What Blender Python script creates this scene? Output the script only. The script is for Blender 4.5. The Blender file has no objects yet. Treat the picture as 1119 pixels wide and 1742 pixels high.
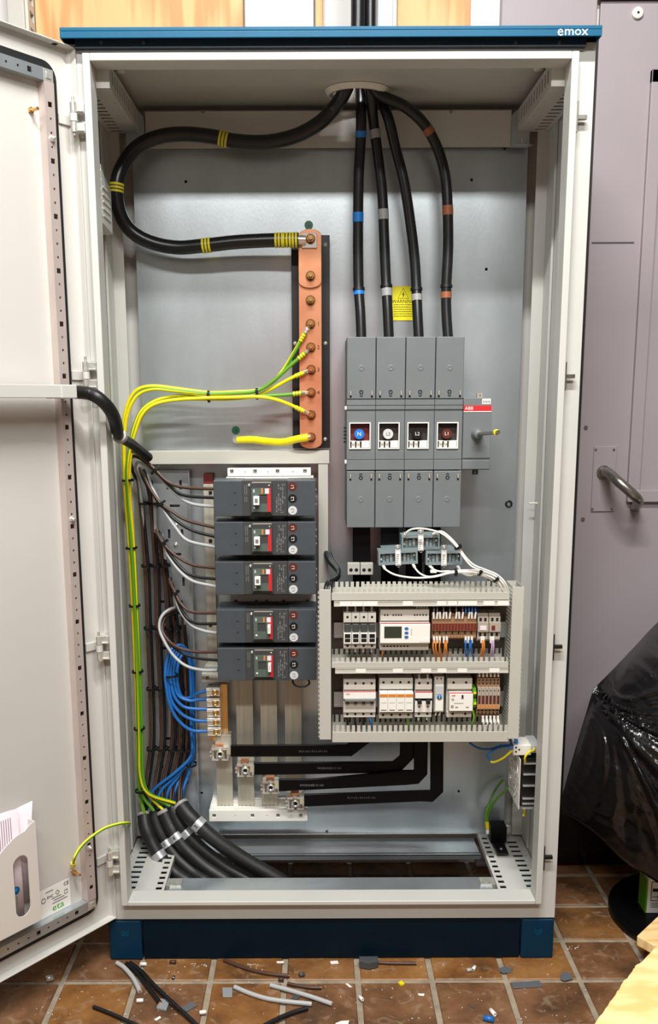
import bpy, bmesh, math, random
from mathutils import Vector, Matrix
random.seed(7)
SC = bpy.context.scene
COL = SC.collection
V = Vector
# ------------------------------------------------------------------ camera
FPX, PPX, PPY = 1617.0, 538.0, 1000.0          # focal length and optical centre for a 1119 x 1742 frame
TH, RHO = math.atan(312/1617.0), 0.004
CAMP = V((-0.031, -1.952, 1.232))
_r0 = V((1, 0, 0)); FWD = V((0, math.cos(TH), -math.sin(TH))); _u0 = _r0.cross(FWD)
CR = _r0*math.cos(RHO) - _u0*math.sin(RHO)
CU = _u0*math.cos(RHO) + _r0*math.sin(RHO)
cd = bpy.data.cameras.new('camera'); cam = bpy.data.objects.new('camera', cd); COL.objects.link(cam)
cd.sensor_fit = 'HORIZONTAL'; cd.sensor_width = 36.0
cd.lens = FPX*36.0/1119.0
cd.shift_x = (559.5-PPX)/1119.0
cd.shift_y = (PPY-871.0)/1119.0
cd.clip_start = 0.05
mw = Matrix((CR, CU, -FWD)).transposed().to_4x4(); mw.translation = CAMP
cam.matrix_world = mw
SC.camera = cam
# ------------------------------------------------------------------ world, lights, exposure
w = bpy.data.worlds.new('world'); SC.world = w; w.use_nodes = True
w.node_tree.nodes['Background'].inputs[0].default_value = (0.9, 0.95, 1, 1)
w.node_tree.nodes['Background'].inputs[1].default_value = 0.05
SC.view_settings.view_transform = 'Standard'; SC.view_settings.look = 'None'
SC.view_settings.exposure = 0.0; SC.view_settings.gamma = 1.0
SC.view_settings.use_curve_mapping = False
def area(name, loc, sx, sy, power, col, aim):
    l = bpy.data.lights.new(name, 'AREA'); l.shape = 'RECTANGLE'; l.size = sx; l.size_y = sy
    l.energy = power; l.color = col
    o = bpy.data.objects.new(name, l); COL.objects.link(o); o.location = loc
    d = V(aim) - V(loc); o.rotation_euler = d.to_track_quat('-Z', 'Y').to_euler()
    return o
area('ceiling_tube_light', (0.0, -1.25, 3.1), 1.3, 0.10, 92, (1.0, 0.985, 0.955), (0.0, -0.75, 0.0))
area('ceiling_tube_light', (0.0, -2.9, 3.1), 2.2, 0.16, 74, (1.0, 0.985, 0.955), (0.0, -0.8, 0.5))

# ------------------------------------------------------------------ helpers
def at(px, py, y):
    """the world point on the depth plane y that a measured position of the photograph lies on"""
    d = FWD + CR*((px-PPX)/FPX) - CU*((py-PPY)/FPX)
    return CAMP + d*((y-CAMP.y)/d.y)
def atz(px, py, z):
    d = FWD + CR*((px-PPX)/FPX) - CU*((py-PPY)/FPX)
    return CAMP + d*((z-CAMP.z)/d.z)
def atx(px, py, x):
    d = FWD + CR*((px-PPX)/FPX) - CU*((py-PPY)/FPX)
    return CAMP + d*((x-CAMP.x)/d.x)
def atp(px, py, p, n):
    d = FWD + CR*((px-PPX)/FPX) - CU*((py-PPY)/FPX)
    return CAMP + d*((p-CAMP).dot(n)/d.dot(n))
def lin(c):
    return tuple((x/255/12.92 if x/255 <= .04045 else ((x/255+.055)/1.055)**2.4) for x in c)
def mat(name, rgb, rough=.5, metal=0.0, var=0.0, vscale=30.0, bump=0.0, bscale=200.0, spec=.5, rgb2=None, stretch=None, emit=0.0, coat=0.0, alpha=None, detail=4.0):
    m = bpy.data.materials.new(name); m.use_nodes = True
    nt = m.node_tree; b = nt.nodes['Principled BSDF']
    c = lin(rgb)+(1,)
    b.inputs['Base Color'].default_value = c
    b.inputs['Roughness'].default_value = rough; b.inputs['Metallic'].default_value = metal
    b.inputs['Specular IOR Level'].default_value = spec
    if coat: b.inputs['Coat Weight'].default_value = coat; b.inputs['Coat Roughness'].default_value = .15
    if emit:
        b.inputs['Emission Color'].default_value = c; b.inputs['Emission Strength'].default_value = emit
    if var or rgb2 or bump:
        tc = nt.nodes.new('ShaderNodeTexCoord'); mp = nt.nodes.new('ShaderNodeMapping')
        nt.links.new(tc.outputs['Object'], mp.inputs[0])
        if stretch: mp.inputs['Scale'].default_value = stretch
    if var or rgb2:
        n = nt.nodes.new('ShaderNodeTexNoise'); n.inputs['Scale'].default_value = vscale; n.inputs['Detail'].default_value = detail
        nt.links.new(mp.outputs[0], n.inputs['Vector'])
        r = nt.nodes.new('ShaderNodeValToRGB'); r.color_ramp.elements[0].position = .3; r.color_ramp.elements[1].position = .7
        lo = lin(rgb2) if rgb2 else tuple(max(0, x*(1-var)) for x in c[:3]); hi = c[:3] if rgb2 else tuple(min(1, x*(1+var)) for x in c[:3])
        r.color_ramp.elements[0].color = lo+(1,); r.color_ramp.elements[1].color = hi+(1,)
        nt.links.new(n.outputs['Fac'], r.inputs[0]); nt.links.new(r.outputs[0], b.inputs['Base Color'])
    if bump:
        n2 = nt.nodes.new('ShaderNodeTexNoise'); n2.inputs['Scale'].default_value = bscale; n2.inputs['Detail'].default_value = 3
        nt.links.new(mp.outputs[0], n2.inputs['Vector'])
        bp = nt.nodes.new('ShaderNodeBump'); bp.inputs['Strength'].default_value = bump; bp.inputs['Distance'].default_value = .002
        nt.links.new(n2.outputs['Fac'], bp.inputs['Height']); nt.links.new(bp.outputs[0], b.inputs['Normal'])
    return m
USED = {}
def link(name, data, parent):
    o = bpy.data.objects.new(name, data); COL.objects.link(o)
    return o
WPOS = {}
def thing(name, label, cat, loc, group=None):
    o = bpy.data.objects.new(name, None); COL.objects.link(o); o.location = loc; o.empty_display_size = .02
    WPOS[o.name] = V(loc)
    o['label'] = label; o['category'] = cat
    if group: o['group'] = group
    return o
def wpos(o): return WPOS.get(o.name, V((0, 0, 0)))
def tag(o, label, cat=None, group=None, kind=None):
    if label: o['label'] = label
    if cat: o['category'] = cat
    if group: o['group'] = group
    if kind: o['kind'] = kind
    return o
class MB:
    """collects boxes, tubes, plates; build() links them as one mesh object (all coordinates in world space)"""
    def __init__(s): s.v = []; s.f = []; s.m = []; s.T = None; s.sm = []
    def add(s, vs, fs, mi=0, smooth=False):
        b = len(s.v)
        if s.T is not None: vs = [s.T(V(q)) for q in vs]
        s.v += [tuple(q) for q in vs]
        for i, f in enumerate(fs):
            s.f.append([k+b for k in f]); s.m.append(mi[i] if isinstance(mi, (list, tuple)) else mi); s.sm.append(smooth)
        return s
    def box(s, x0, x1, y0, y1, z0, z1, mi=0):
        vs = [(x, y, z) for z in (z0, z1) for y in (y0, y1) for x in (x0, x1)]
        return s.add(vs, [(0, 2, 3, 1), (4, 5, 7, 6), (0, 1, 5, 4), (2, 6, 7, 3), (0, 4, 6, 2), (1, 3, 7, 5)], mi)
    def obox(s, c, ax, ay, az, mi=0):
        """box about c with half-axis vectors"""
        c = V(c); vs = [c+ax*i+ay*j+az*k for k in (-1, 1) for j in (-1, 1) for i in (-1, 1)]
        return s.add(vs, [(0, 2, 3, 1), (4, 5, 7, 6), (0, 1, 5, 4), (2, 6, 7, 3), (0, 4, 6, 2), (1, 3, 7, 5)], mi)
    def cyl(s, p0, p1, r, n=12, r2=None, mi=0, caps=True, rot=0.0):
        p0, p1 = V(p0), V(p1); d = (p1-p0).normalized(); r2 = r if r2 is None else r2
        a = d.orthogonal().normalized(); b = d.cross(a)
        vs = []; 
        for p, rr in ((p0, r), (p1, r2)):
            for i in range(n):
                t = 2*math.pi*i/n+rot; vs.append(p+(a*math.cos(t)+b*math.sin(t))*rr)
        fs = [(i, (i+1) % n, n+(i+1) % n, n+i) for i in range(n)]
        s.add(vs, fs, mi, n > 6)
        if caps: s.add(vs, [tuple(range(n-1, -1, -1)), tuple(range(n, 2*n))], mi)
        return s
    def lathe(s, p0, d, prof, n=16, mi=0):
        """prof: (distance along d, radius)"""
        p0, d = V(p0), V(d).normalized(); a = d.orthogonal().normalized(); b = d.cross(a); vs = []
        for h, rr in prof:
            for i in range(n):
                t = 2*math.pi*i/n; vs.append(p0+d*h+(a*math.cos(t)+b*math.sin(t))*max(rr, 1e-5))
        fs = [(k*n+i, k*n+(i+1) % n, (k+1)*n+(i+1) % n, (k+1)*n+i) for k in range(len(prof)-1) for i in range(n)]
        return s.add(vs, fs, mi, True)
    def tube(s, pts, r, n=8, mi=0, closed=False, stripe=None, twist=0.0, flat=None):
        pts = [V(p) for p in pts]; N = len(pts); rs = r if isinstance(r, (list, tuple)) else [r]*N
        tg = []
        for i in range(N):
            a = pts[(i-1) % N] if closed or i else pts[i]; b = pts[(i+1) % N] if closed or i < N-1 else pts[i]
            tg.append((b-a).normalized() if (b-a).length > 1e-9 else V((0, 0, 1)))
        nrm = tg[0].orthogonal().normalized() if flat is None else V(flat)
        vs = []
        for i in range(N):
            nrm = (nrm - tg[i]*nrm.dot(tg[i])); nrm = nrm.normalized() if nrm.length > 1e-6 else tg[i].orthogonal().normalized()
            bn = tg[i].cross(nrm)
            for k in range(n):
                t = 2*math.pi*k/n + twist*i
                vs.append(pts[i]+(nrm*math.cos(t)+bn*math.sin(t))*rs[i])
        fs = []; ms = []
        for i in range(N if closed else N-1):
            j = (i+1) % N
            for k in range(n):
                fs.append((i*n+k, i*n+(k+1) % n, j*n+(k+1) % n, j*n+k))
                ms.append(stripe[k] if stripe else mi)
        s.add(vs, fs, ms, True)
        if not closed: s.add(vs, [tuple(range(n-1, -1, -1)), tuple(range((N-1)*n, N*n))], mi)
        return s
    def prism(s, poly, o, ax, ay, az, mi=0):
        """polygon (u,v) on axes ax, ay at o, pushed along az"""
        o, ax, ay, az = V(o), V(ax), V(ay), V(az); n = len(poly)
        vs = [o+ax*u+ay*v for u, v in poly]+[o+ax*u+ay*v+az for u, v in poly]
        return s.add(vs, [tuple(range(n-1, -1, -1)), tuple(range(n, 2*n))]+[(i, (i+1) % n, n+(i+1) % n, n+i) for i in range(n)], mi)
    def plate(s, o, ax, ay, az, w, h, t, holes=(), mi=0):
        """plate w x h x t from corner o on unit axes ax, ay, az, with real rectangular holes (u0,u1,v0,v1)"""
        o, ax, ay, az = V(o), V(ax), V(ay), V(az)
        us = sorted({0.0, w} | {min(max(q, 0), w) for h_ in holes for q in h_[:2]}); vs_ = sorted({0.0, h} | {min(max(q, 0), h) for h_ in holes for q in h_[2:]})
        nu, nv = len(us)-1, len(vs_)-1
        solid = [[True]*nv for _ in range(nu)]
        for (a, b, c, d) in holes:
            for i in range(nu):
                if a-1e-9 <= us[i] and us[i+1] <= b+1e-9:
                    for j in range(nv):
                        if c-1e-9 <= vs_[j] and vs_[j+1] <= d+1e-9: solid[i][j] = False
        # merge runs along v to keep it light
        vs = []; fs = []
        def P(u, v, k): vs.append(o+ax*u+ay*v+az*k); return len(vs)-1
        S = lambda i, j: 0 <= i < nu and 0 <= j < nv and solid[i][j]
        for i in range(nu):
            j = 0
            while j < nv:
                if not solid[i][j]: j += 1; continue
                k = j
                while k+1 < nv and solid[i][k+1] and S(i-1, k+1) == S(i-1, j) and S(i+1, k+1) == S(i+1, j): k += 1
                u0, u1, v0, v1 = us[i], us[i+1], vs_[j], vs_[k+1]
                q = [P(u0, v0, 0), P(u1, v0, 0), P(u1, v1, 0), P(u0, v1, 0), P(u0, v0, t), P(u1, v0, t), P(u1, v1, t), P(u0, v1, t)]
                fs += [(q[3], q[2], q[1], q[0]), (q[4], q[5], q[6], q[7])]
                if not S(i-1, j): fs.append((q[0], q[4], q[7], q[3]))
                if not S(i+1, j): fs.append((q[1], q[2], q[6], q[5]))
                if not S(i, j-1): fs.append((q[0], q[1], q[5], q[4]))
                if not S(i, k+1): fs.append((q[3], q[7], q[6], q[2]))
                j = k+1
        return s.add(vs, fs, mi)
    def build(s, name, mats, parent=None, label=None, cat=None, group=None, kind=None, bevel=0.0, seg=2, org=None):
        me = bpy.data.meshes.new(name)
        off = wpos(parent) if parent is not None else V((0, 0, 0))
        wo = V((0, 0, 0))
        if parent is None and s.v:
            if org is None:
                xs = [q[0] for q in s.v]; ys = [q[1] for q in s.v]; zs = [q[2] for q in s.v]
                wo = V(((min(xs)+max(xs))/2, (min(ys)+max(ys))/2, min(zs)))
            else: wo = V(org)
            off = wo
        me.from_pydata([(a-off.x, b-off.y, c-off.z) for a, b, c in s.v], [], s.f)
        for m in (mats if isinstance(mats, (list, tuple)) else [mats]): me.materials.append(m)
        me.polygons.foreach_set('material_index', s.m); me.polygons.foreach_set('use_smooth', s.sm); me.update()
        o = bpy.data.objects.new(name, me); COL.objects.link(o)
        if parent is not None: o.parent = parent; WPOS[o.name] = off.copy()
        else: o.location = wo; WPOS[o.name] = wo.copy()
        if bevel:
            b = o.modifiers.new('bevel', 'BEVEL'); b.width = bevel; b.segments = seg; b.limit_method = 'ANGLE'; b.angle_limit = .7
        return tag(o, label, cat, group, kind)
def smooth(pts, k=6):
    """Catmull-Rom through the points"""
    pts = [V(p) for p in pts]; out = []
    P = [pts[0]*2-pts[1]]+pts+[pts[-1]*2-pts[-2]]
    for i in range(1, len(P)-2):
        a, b, c, d = P[i-1:i+3]
        for j in range(k):
            t = j/k
            out.append(.5*((2*b)+(c-a)*t+(2*a-5*b+4*c-d)*t*t+(3*b-a-3*c+d)*t**3))
    out.append(pts[-1]); return out
def pxpath(L, k=6): return smooth([at(*p) for p in L], k)
_font = {}
def text(name, s, p, size, m, parent, ax=V((1, 0, 0)), ay=V((0, 0, 1)), align='CENTER', ext=.0002, label=None, squeeze=1.0):
    """lettering as a thin mesh lying on the plane ax, ay at p"""
    c = bpy.data.curves.new('t', 'FONT'); c.body = s; c.size = size; c.align_x = align; c.align_y = 'CENTER'; c.extrude = ext; c.resolution_u = 2
    t = bpy.data.objects.new('t', c); COL.objects.link(t)
    dg = bpy.context.evaluated_depsgraph_get(); dg.update()
    me = bpy.data.meshes.new_from_object(t.evaluated_get(dg))
    bpy.data.objects.remove(t); bpy.data.curves.remove(c)
    az = ax.cross(ay); off = wpos(parent)
    me.transform(Matrix(((ax.x*squeeze, ay.x, az.x, p[0]-off.x), (ax.y*squeeze, ay.y, az.y, p[1]-off.y), (ax.z*squeeze, ay.z, az.z, p[2]-off.z), (0, 0, 0, 1))))
    me.materials.clear(); me.materials.append(m)
    o = bpy.data.objects.new(name, me); COL.objects.link(o); o.parent = parent; WPOS[o.name] = off.copy()
    return o
ORD = ['first', 'second', 'third', 'fourth', 'fifth', 'sixth', 'seventh', 'eighth', 'ninth', 'tenth', 'eleventh', 'twelfth']
X, Y, Z = V((1, 0, 0)), V((0, 1, 0)), V((0, 0, 1))

# ------------------------------------------------------------------ materials
M = {}
def dm(k, *a, **kw): M[k] = mat(k, *a, **kw)
dm('cab', (198, 198, 192), .42, var=.03, vscale=6, bump=.05, bscale=900)
dm('door_in', (202, 200, 194), .45, var=.02, vscale=4, bump=.05, bscale=900)
dm('teal', (0, 86, 120), .42, spec=.25, var=.05, vscale=20, bump=.1, bscale=700)
dm('navy', (2, 46, 70), .42, spec=.2, var=.06, vscale=20, bump=.1, bscale=700)
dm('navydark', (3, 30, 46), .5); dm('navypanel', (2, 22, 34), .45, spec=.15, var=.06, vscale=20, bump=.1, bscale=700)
dm('galv', (194, 203, 207), .29, metal=.75, var=.1, vscale=11, bump=.05, bscale=200, stretch=(1, 1, .5), detail=8)
dm('galv_pink', (206, 192, 186), .42, metal=.45, var=.05, vscale=14)
def rough_var(k, lo, hi, sc, st):
    nt = M[k].node_tree; b = nt.nodes['Principled BSDF']; tc = nt.nodes.new('ShaderNodeTexCoord'); mp = nt.nodes.new('ShaderNodeMapping'); mp.inputs['Scale'].default_value = st
    n = nt.nodes.new('ShaderNodeTexNoise'); n.inputs['Scale'].default_value = sc; n.inputs['Detail'].default_value = 5; n.inputs['Roughness'].default_value = .5
    r = nt.nodes.new('ShaderNodeMapRange'); r.inputs[1].default_value = .25; r.inputs[2].default_value = .75; r.inputs[3].default_value = lo; r.inputs[4].default_value = hi
    nt.links.new(tc.outputs['Object'], mp.inputs[0]); nt.links.new(mp.outputs[0], n.inputs['Vector']); nt.links.new(n.outputs['Fac'], r.inputs[0]); nt.links.new(r.outputs[0], b.inputs['Roughness'])
dm('galv_shade', (92, 87, 80), .4, metal=.6, var=.1, vscale=20)  # galvanised steel with the shade behind the devices put into its colour
dm('zinc', (222, 222, 214), .25, metal=.65, var=.15, vscale=120)
dm('chrome', (236, 236, 230), .2, metal=.75)
dm('steel', (150, 146, 138), .3, metal=.9, var=.1, vscale=60)
dm('rubber', (16, 16, 17), .6, var=.2, vscale=80)
dm('hole', (8, 8, 8), .8)
dm('black', (17, 17, 18), .42, var=.15, vscale=60)
dm('blackgloss', (8, 8, 9), .36, spec=.16)
dm('cable', (22, 22, 24), .3, var=.12, vscale=60)
dm('brown', (74, 50, 40), .42, var=.1, vscale=60)
dm('greywire', (176, 178, 178), .42)
dm('white', (238, 236, 230), .5)
dm('whitewire', (240, 236, 228), .4)
dm('blue', (30, 104, 178), .4, var=.08, vscale=50)
dm('orange', (214, 128, 44), .45)
dm('mauve', (190, 160, 190), .45)
dm('yellow', (238, 222, 16), .42, var=.06, vscale=40)
dm('green', (96, 156, 30), .42)
dm('bronze', (120, 78, 44), .4, metal=.6)
dm('copper', (236, 172, 132), .27, metal=.6, rgb2=(216, 144, 104), vscale=16, detail=8)
dm('copper_end', (214, 118, 76), .3, metal=.85, var=.08, vscale=20)
dm('brass', (222, 178, 112), .22, metal=.85, var=.1, vscale=90)
dm('sw', (110, 115, 117), .5, var=.05, vscale=14, bump=.12, bscale=1400)
dm('sw_dark', (70, 73, 76), .5)
dm('mccb', (66, 73, 78), .48, var=.06, vscale=30, bump=.1, bscale=1200)
dm('mccb_mid', (60, 62, 62), .5, var=.06, vscale=40)
dm('mccb_panel', (82, 98, 88), .45)
dm('red', (206, 40, 44), .4)
dm('redbrown', (110, 30, 22), .5)
dm('sticker_brown', (92, 34, 22), .45)
dm('sticker_black', (14, 14, 14), .4)
dm('sticker_grey', (206, 206, 206), .45)
dm('sticker_blue', (24, 120, 208), .4)
dm('sticker_green', (12, 96, 66), .45)
dm('duct', (186, 184, 174), .5, var=.02, vscale=10)
dm('din', (196, 192, 182), .45, var=.03, vscale=30)
dm('din_white', (238, 236, 228), .4)
dm('termbrown', (150, 116, 84), .5, var=.08, vscale=60)
dm('termgrey', (168, 158, 144), .5)
dm('tinbar', (190, 186, 170), .4, metal=.35, var=.12, vscale=24, stretch=(4, 4, .25), detail=8)
dm('ctgrey', (124, 138, 140), .45, var=.06, vscale=60)
dm('sign', (244, 232, 10), .45)
dm('ink', (14, 14, 14), .5)
dm('printgrey', (120, 120, 120), .6)
dm('printlight', (190, 192, 192), .5)
dm('plug_white', (236, 232, 222), .4)
dm('screen', (52, 58, 46), .2)
dm('doorgrey', (156, 146, 150), .5, var=.05, vscale=3, bump=.06, bscale=300)
dm('wallwhite', (226, 224, 220), .8, var=.03, vscale=4)
dm('plaster', (214, 210, 204), .8, var=.05, vscale=6, bump=.2, bscale=60)
dm('paper', (226, 214, 220), .7, var=.02, vscale=5)
dm('pocket', (222, 216, 208), .5)
dm('printred', (170, 146, 160), .7)
dm('tape_yel', (226, 212, 40), .45)
dm('tape_grey', (150, 150, 150), .45)
dm('clampgrey', (188, 192, 194), .35, metal=.5, var=.1, vscale=100)
dm('armour', (30, 30, 31), .5, var=.2, vscale=60, bump=.2, bscale=200)
dm('eta_green', (80, 170, 40), .5)
dm('roomdark', (88, 86, 84), .8, var=.1, vscale=2)
dm('roomfront', (150, 147, 142), .8, var=.1, vscale=2)
# ------------------------------------------------------------------ the room
def wood_mat(name, a, b, axis_stretch):
    m = bpy.data.materials.new(name); m.use_nodes = True; nt = m.node_tree; bs = nt.nodes['Principled BSDF']
    tc = nt.nodes.new('ShaderNodeTexCoord'); mp = nt.nodes.new('ShaderNodeMapping'); mp.inputs['Scale'].default_value = axis_stretch
    n = nt.nodes.new('ShaderNodeTexNoise'); n.inputs['Scale'].default_value = 5; n.inputs['Detail'].default_value = 6; n.inputs['Distortion'].default_value = 1.2
    wv = nt.nodes.new('ShaderNodeTexWave'); wv.wave_type = 'RINGS'; wv.inputs['Scale'].default_value = 1.1; wv.inputs['Distortion'].default_value = 9; wv.inputs['Detail'].default_value = 3; wv.inputs['Detail Scale'].default_value = 1.4
    mx = nt.nodes.new('ShaderNodeMix'); mx.data_type = 'FLOAT'; mx.inputs[0].default_value = .5
    r = nt.nodes.new('ShaderNodeValToRGB'); r.color_ramp.elements[0].color = lin(b)+(1,); r.color_ramp.elements[1].color = lin(a)+(1,)
    r.color_ramp.elements[0].position = .25; r.color_ramp.elements[1].position = .62
    nt.links.new(tc.outputs['Object'], mp.inputs[0]); nt.links.new(mp.outputs[0], n.inputs['Vector']); nt.links.new(mp.outputs[0], wv.inputs['Vector'])
    nt.links.new(n.outputs['Fac'], mx.inputs[2]); nt.links.new(wv.outputs['Fac'], mx.inputs[3]); nt.links.new(mx.outputs[0], r.inputs[0]); nt.links.new(r.outputs[0], bs.inputs['Base Color'])
    bs.inputs['Roughness'].default_value = .55
    return m
M['ply'] = wood_mat('plywood', (220, 172, 114), (196, 140, 82), (9, 9, .6))
M['offcut'] = wood_mat('pine', (252, 220, 158), (240, 194, 124), (3, 8, 8))
def tile_mat(name, a, b, c):
    m = bpy.data.materials.new(name); m.use_nodes = True; nt = m.node_tree; bs = nt.nodes['Principled BSDF']
    geo = nt.nodes.new('ShaderNodeNewGeometry')
    n = nt.nodes.new('ShaderNodeTexNoise'); n.inputs['Scale'].default_value = 7; n.inputs['Detail'].default_value = 7; n.inputs['Roughness'].default_value = .62
    r = nt.nodes.new('ShaderNodeValToRGB'); e = r.color_ramp.elements; e[0].color = lin(a)+(1,); e[1].color = lin(c)+(1,); e[0].position = .34; e[1].position = .68
    x = e.new(.5); x.color = lin(b)+(1,)
    n2 = nt.nodes.new('ShaderNodeTexNoise'); n2.inputs['Scale'].default_value = 26; n2.inputs['Detail'].default_value = 6; n2.inputs['Distortion'].default_value = 1.5
    r2 = nt.nodes.new('ShaderNodeValToRGB'); r2.color_ramp.elements[0].position = .56; r2.color_ramp.elements[1].position = .7
    r2.color_ramp.elements[0].color = (0, 0, 0, 1); r2.color_ramp.elements[1].color = (.45, .45, .45, 1)
    mx = nt.nodes.new('ShaderNodeMix'); mx.data_type = 'RGBA'; mx.inputs[7].default_value = lin((160, 138, 116))+(1,)
    rr = nt.nodes.new('ShaderNodeMapRange'); rr.inputs[3].default_value = .3; rr.inputs[4].default_value = .6
    bp = nt.nodes.new('ShaderNodeBump'); bp.inputs['Strength'].default_value = .25; bp.inputs['Distance'].default_value = .003
    L = nt.links.new
    L(geo.outputs['Position'], n.inputs['Vector']); L(geo.outputs['Position'], n2.inputs['Vector']); L(n.outputs['Fac'], r.inputs[0]); L(n2.outputs['Fac'], r2.inputs[0])
    L(r2.outputs[0], mx.inputs[0]); L(r.outputs[0], mx.inputs[6]); L(mx.outputs[2], bs.inputs['Base Color'])
    L(n.outputs['Fac'], rr.inputs[0]); L(rr.outputs[0], bs.inputs['Roughness']); L(n2.outputs['Fac'], bp.inputs['Height']); L(bp.outputs[0], bs.inputs['Normal'])
    return m
TILES = [tile_mat('quarry_tile_%d' % i, *c) for i, c in enumerate([((78, 54, 32), (124, 84, 46), (150, 108, 64)), ((72, 52, 36), (114, 78, 50), (142, 104, 74)), ((82, 56, 32), (130, 86, 44), (154, 110, 60))])]
dm('grout', (150, 138, 120), .85, var=.25, vscale=30, bump=.4, bscale=150, detail=8)
RX0, RX1, RY0, RY1, RH = -1.9, 2.1, -3.6, 0.46, 3.2
fl = MB().box(RX0, RX1, RY0, RY1, -.05, -.0035).build('floor', M['grout'], kind='structure', org=(0, 0, 0))
def tile_mesh(i):
    b = MB(); w_, d_, z1 = .0745, .072, .0; c = .0025
    vs = [(-w_, -d_, -.006), (w_, -d_, -.006), (w_, d_, -.006), (-w_, d_, -.006), (-w_, -d_, z1-c), (w_, -d_, z1-c), (w_, d_, z1-c), (-w_, d_, z1-c), (-w_+c, -d_+c, z1), (w_-c, -d_+c, z1), (w_-c, d_-c, z1), (-w_+c, d_-c, z1)]
    fs = [(0, 1, 5, 4), (1, 2, 6, 5), (2, 3, 7, 6), (3, 0, 4, 7), (4, 5, 9, 8), (5, 6, 10, 9), (6, 7, 11, 10), (7, 4, 8, 11), (8, 9, 10, 11)]
    me = bpy.data.meshes.new('tile'); me.from_pydata(vs, [], fs); me.materials.append(TILES[i]); return me
TM = [tile_mesh(i) for i in range(3)]
for i in range(-6, 9):
    for j in range(-8, 4):
        cx, cy = .0564+.161*(i+.5), -.0835+.156*(j+.5)
        if cy > .5: continue
        if j >= 1 and -2 <= i-1 <= 0 and False: continue
        if -.44 < cx < .44 and .06 < cy < .42: continue          # nothing shows under the cabinet
        o = bpy.data.objects.new('tile', random.choice(TM)); COL.objects.link(o); o.parent = fl
        o.location = (cx, cy, random.uniform(-.0006, .0004)); o.rotation_euler = (random.uniform(-.003, .003), random.uniform(-.003, .003), random.uniform(-.006, .006)+(math.pi if random.random() < .5 else 0))
MB().box(RX0, RX1, RY1, RY1+.1, 0, RH).build('wall_back', M['wallwhite'], kind='structure')
MB().box(RX0-.1, RX0, RY0, RY1+.1, 0, RH).build('wall_left', M['roomdark'], kind='structure')
MB().box(RX1, RX1+.1, RY0, RY1+.1, 0, RH).build('wall_right', M['roomdark'], kind='structure')
MB().box(RX0, RX1, RY0-.1, RY0, 0, RH).build('wall_front', M['roomfront'], kind='structure')
MB().box(RX0-.1, RX1+.1, RY0-.1, RY1+.1, RH, RH+.1).build('ceiling', M['roomdark'], kind='structure')
# things fixed on the wall behind the cabinet (only their lower ends show above the roof)
WY = RY1
def wallboard(name, x0px, x1px, d, m, label, cat, top=2.5, bot=1.75):
    a = at(x0px, 30, WY-d).x; b = at(x1px, 30, WY-d).x
    return MB().box(a, b, WY-d, WY-.0005, bot, top).build(name, m, None, label, cat, bevel=.0015)
wallboard('plywood_sheet', 60, 414, .018, M['ply'], 'wide pale plywood sheet on the wall above the left of the cabinet', 'plywood')
wallboard('plywood_sheet', 676, 800, .018, M['ply'], 'narrow pale plywood sheet on the wall right of the black cables', 'plywood')
dm('trunk', (214, 216, 218), .5)
wallboard('wall_trunking', 417, 533, .05, M['trunk'], 'flat pale grey trunking running up the wall between the plywood and the cables', 'trunking')
wallboard('wooden_batten', 536, 549, .03, M['ply'], 'thin wooden batten on the wall beside the pale grey trunking', 'batten')
wallboard('conduit_cover', 642, 668, .03, mat('bluegrey', (206, 214, 226), .4), 'narrow pale blue grey cover strip on the wall right of the black cables', 'trunking')
# slotted trunk at the top left corner
tr = thing('slotted_trunk', 'grey slotted cable trunk on the wall above the open door', 'trunking', at(50, 20, WY-.06)*1.0)
a0, a1, a2 = at(12, 20, WY-.08).x, at(41, 20, WY-.08).x, at(54, 20, WY-.04).x
MB().box(a0, a1, WY-.08, WY-.001, 1.8, 2.4).build('cover', M['duct'], tr, bevel=.002)
b = MB(); hs = [(.006, .026, .012+.035*k, .030+.035*k) for k in range(16)]
b.plate((a1, WY-.07, 1.8), Y, Z, X, .069, .6, a2-a1, [(h0+.008, h1+.02, v0, v1) for h0, h1, v0, v1 in hs])
b.build('slotted_side', M['din'], tr)
MB().box(a2-.001, a2+.008, WY-.05, WY-.0195, 1.9, 2.03).build('bracket', M['steel'], tr, bevel=.002)
# grey door with its frame right of the cabinet
dy = WY-.012
d1 = MB().box(at(1021, 20, dy).x, 1.25, dy, WY-.001, .012, at(1060, 2, dy).z).build('door_1', M['doorgrey'], kind='structure', bevel=.002)
fx0, fx1 = at(853, 30, WY-.03).x, at(1016, 20, WY-.03).x
fr = MB().box(fx0, fx1, WY-.03, WY-.0005, 0, 2.6).box(fx1-.002, 1.3, WY-.03, WY-.0005, at(1060, 2, WY-.012).z+.004, 2.3)
fr.build('trim_1', M['doorgrey'], kind='structure', bevel=.003)
MB().box(fx1+.0002, at(1021, 20, dy).x-.0002, WY-.006, WY-.0008, .012, 2.06).build('gap_shade_strip', M['rubber'], d1)  # black strip standing in for the shade in the door gap
lx = at(1107, 300, dy).x; lx0 = at(1103, 120, dy)
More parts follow.
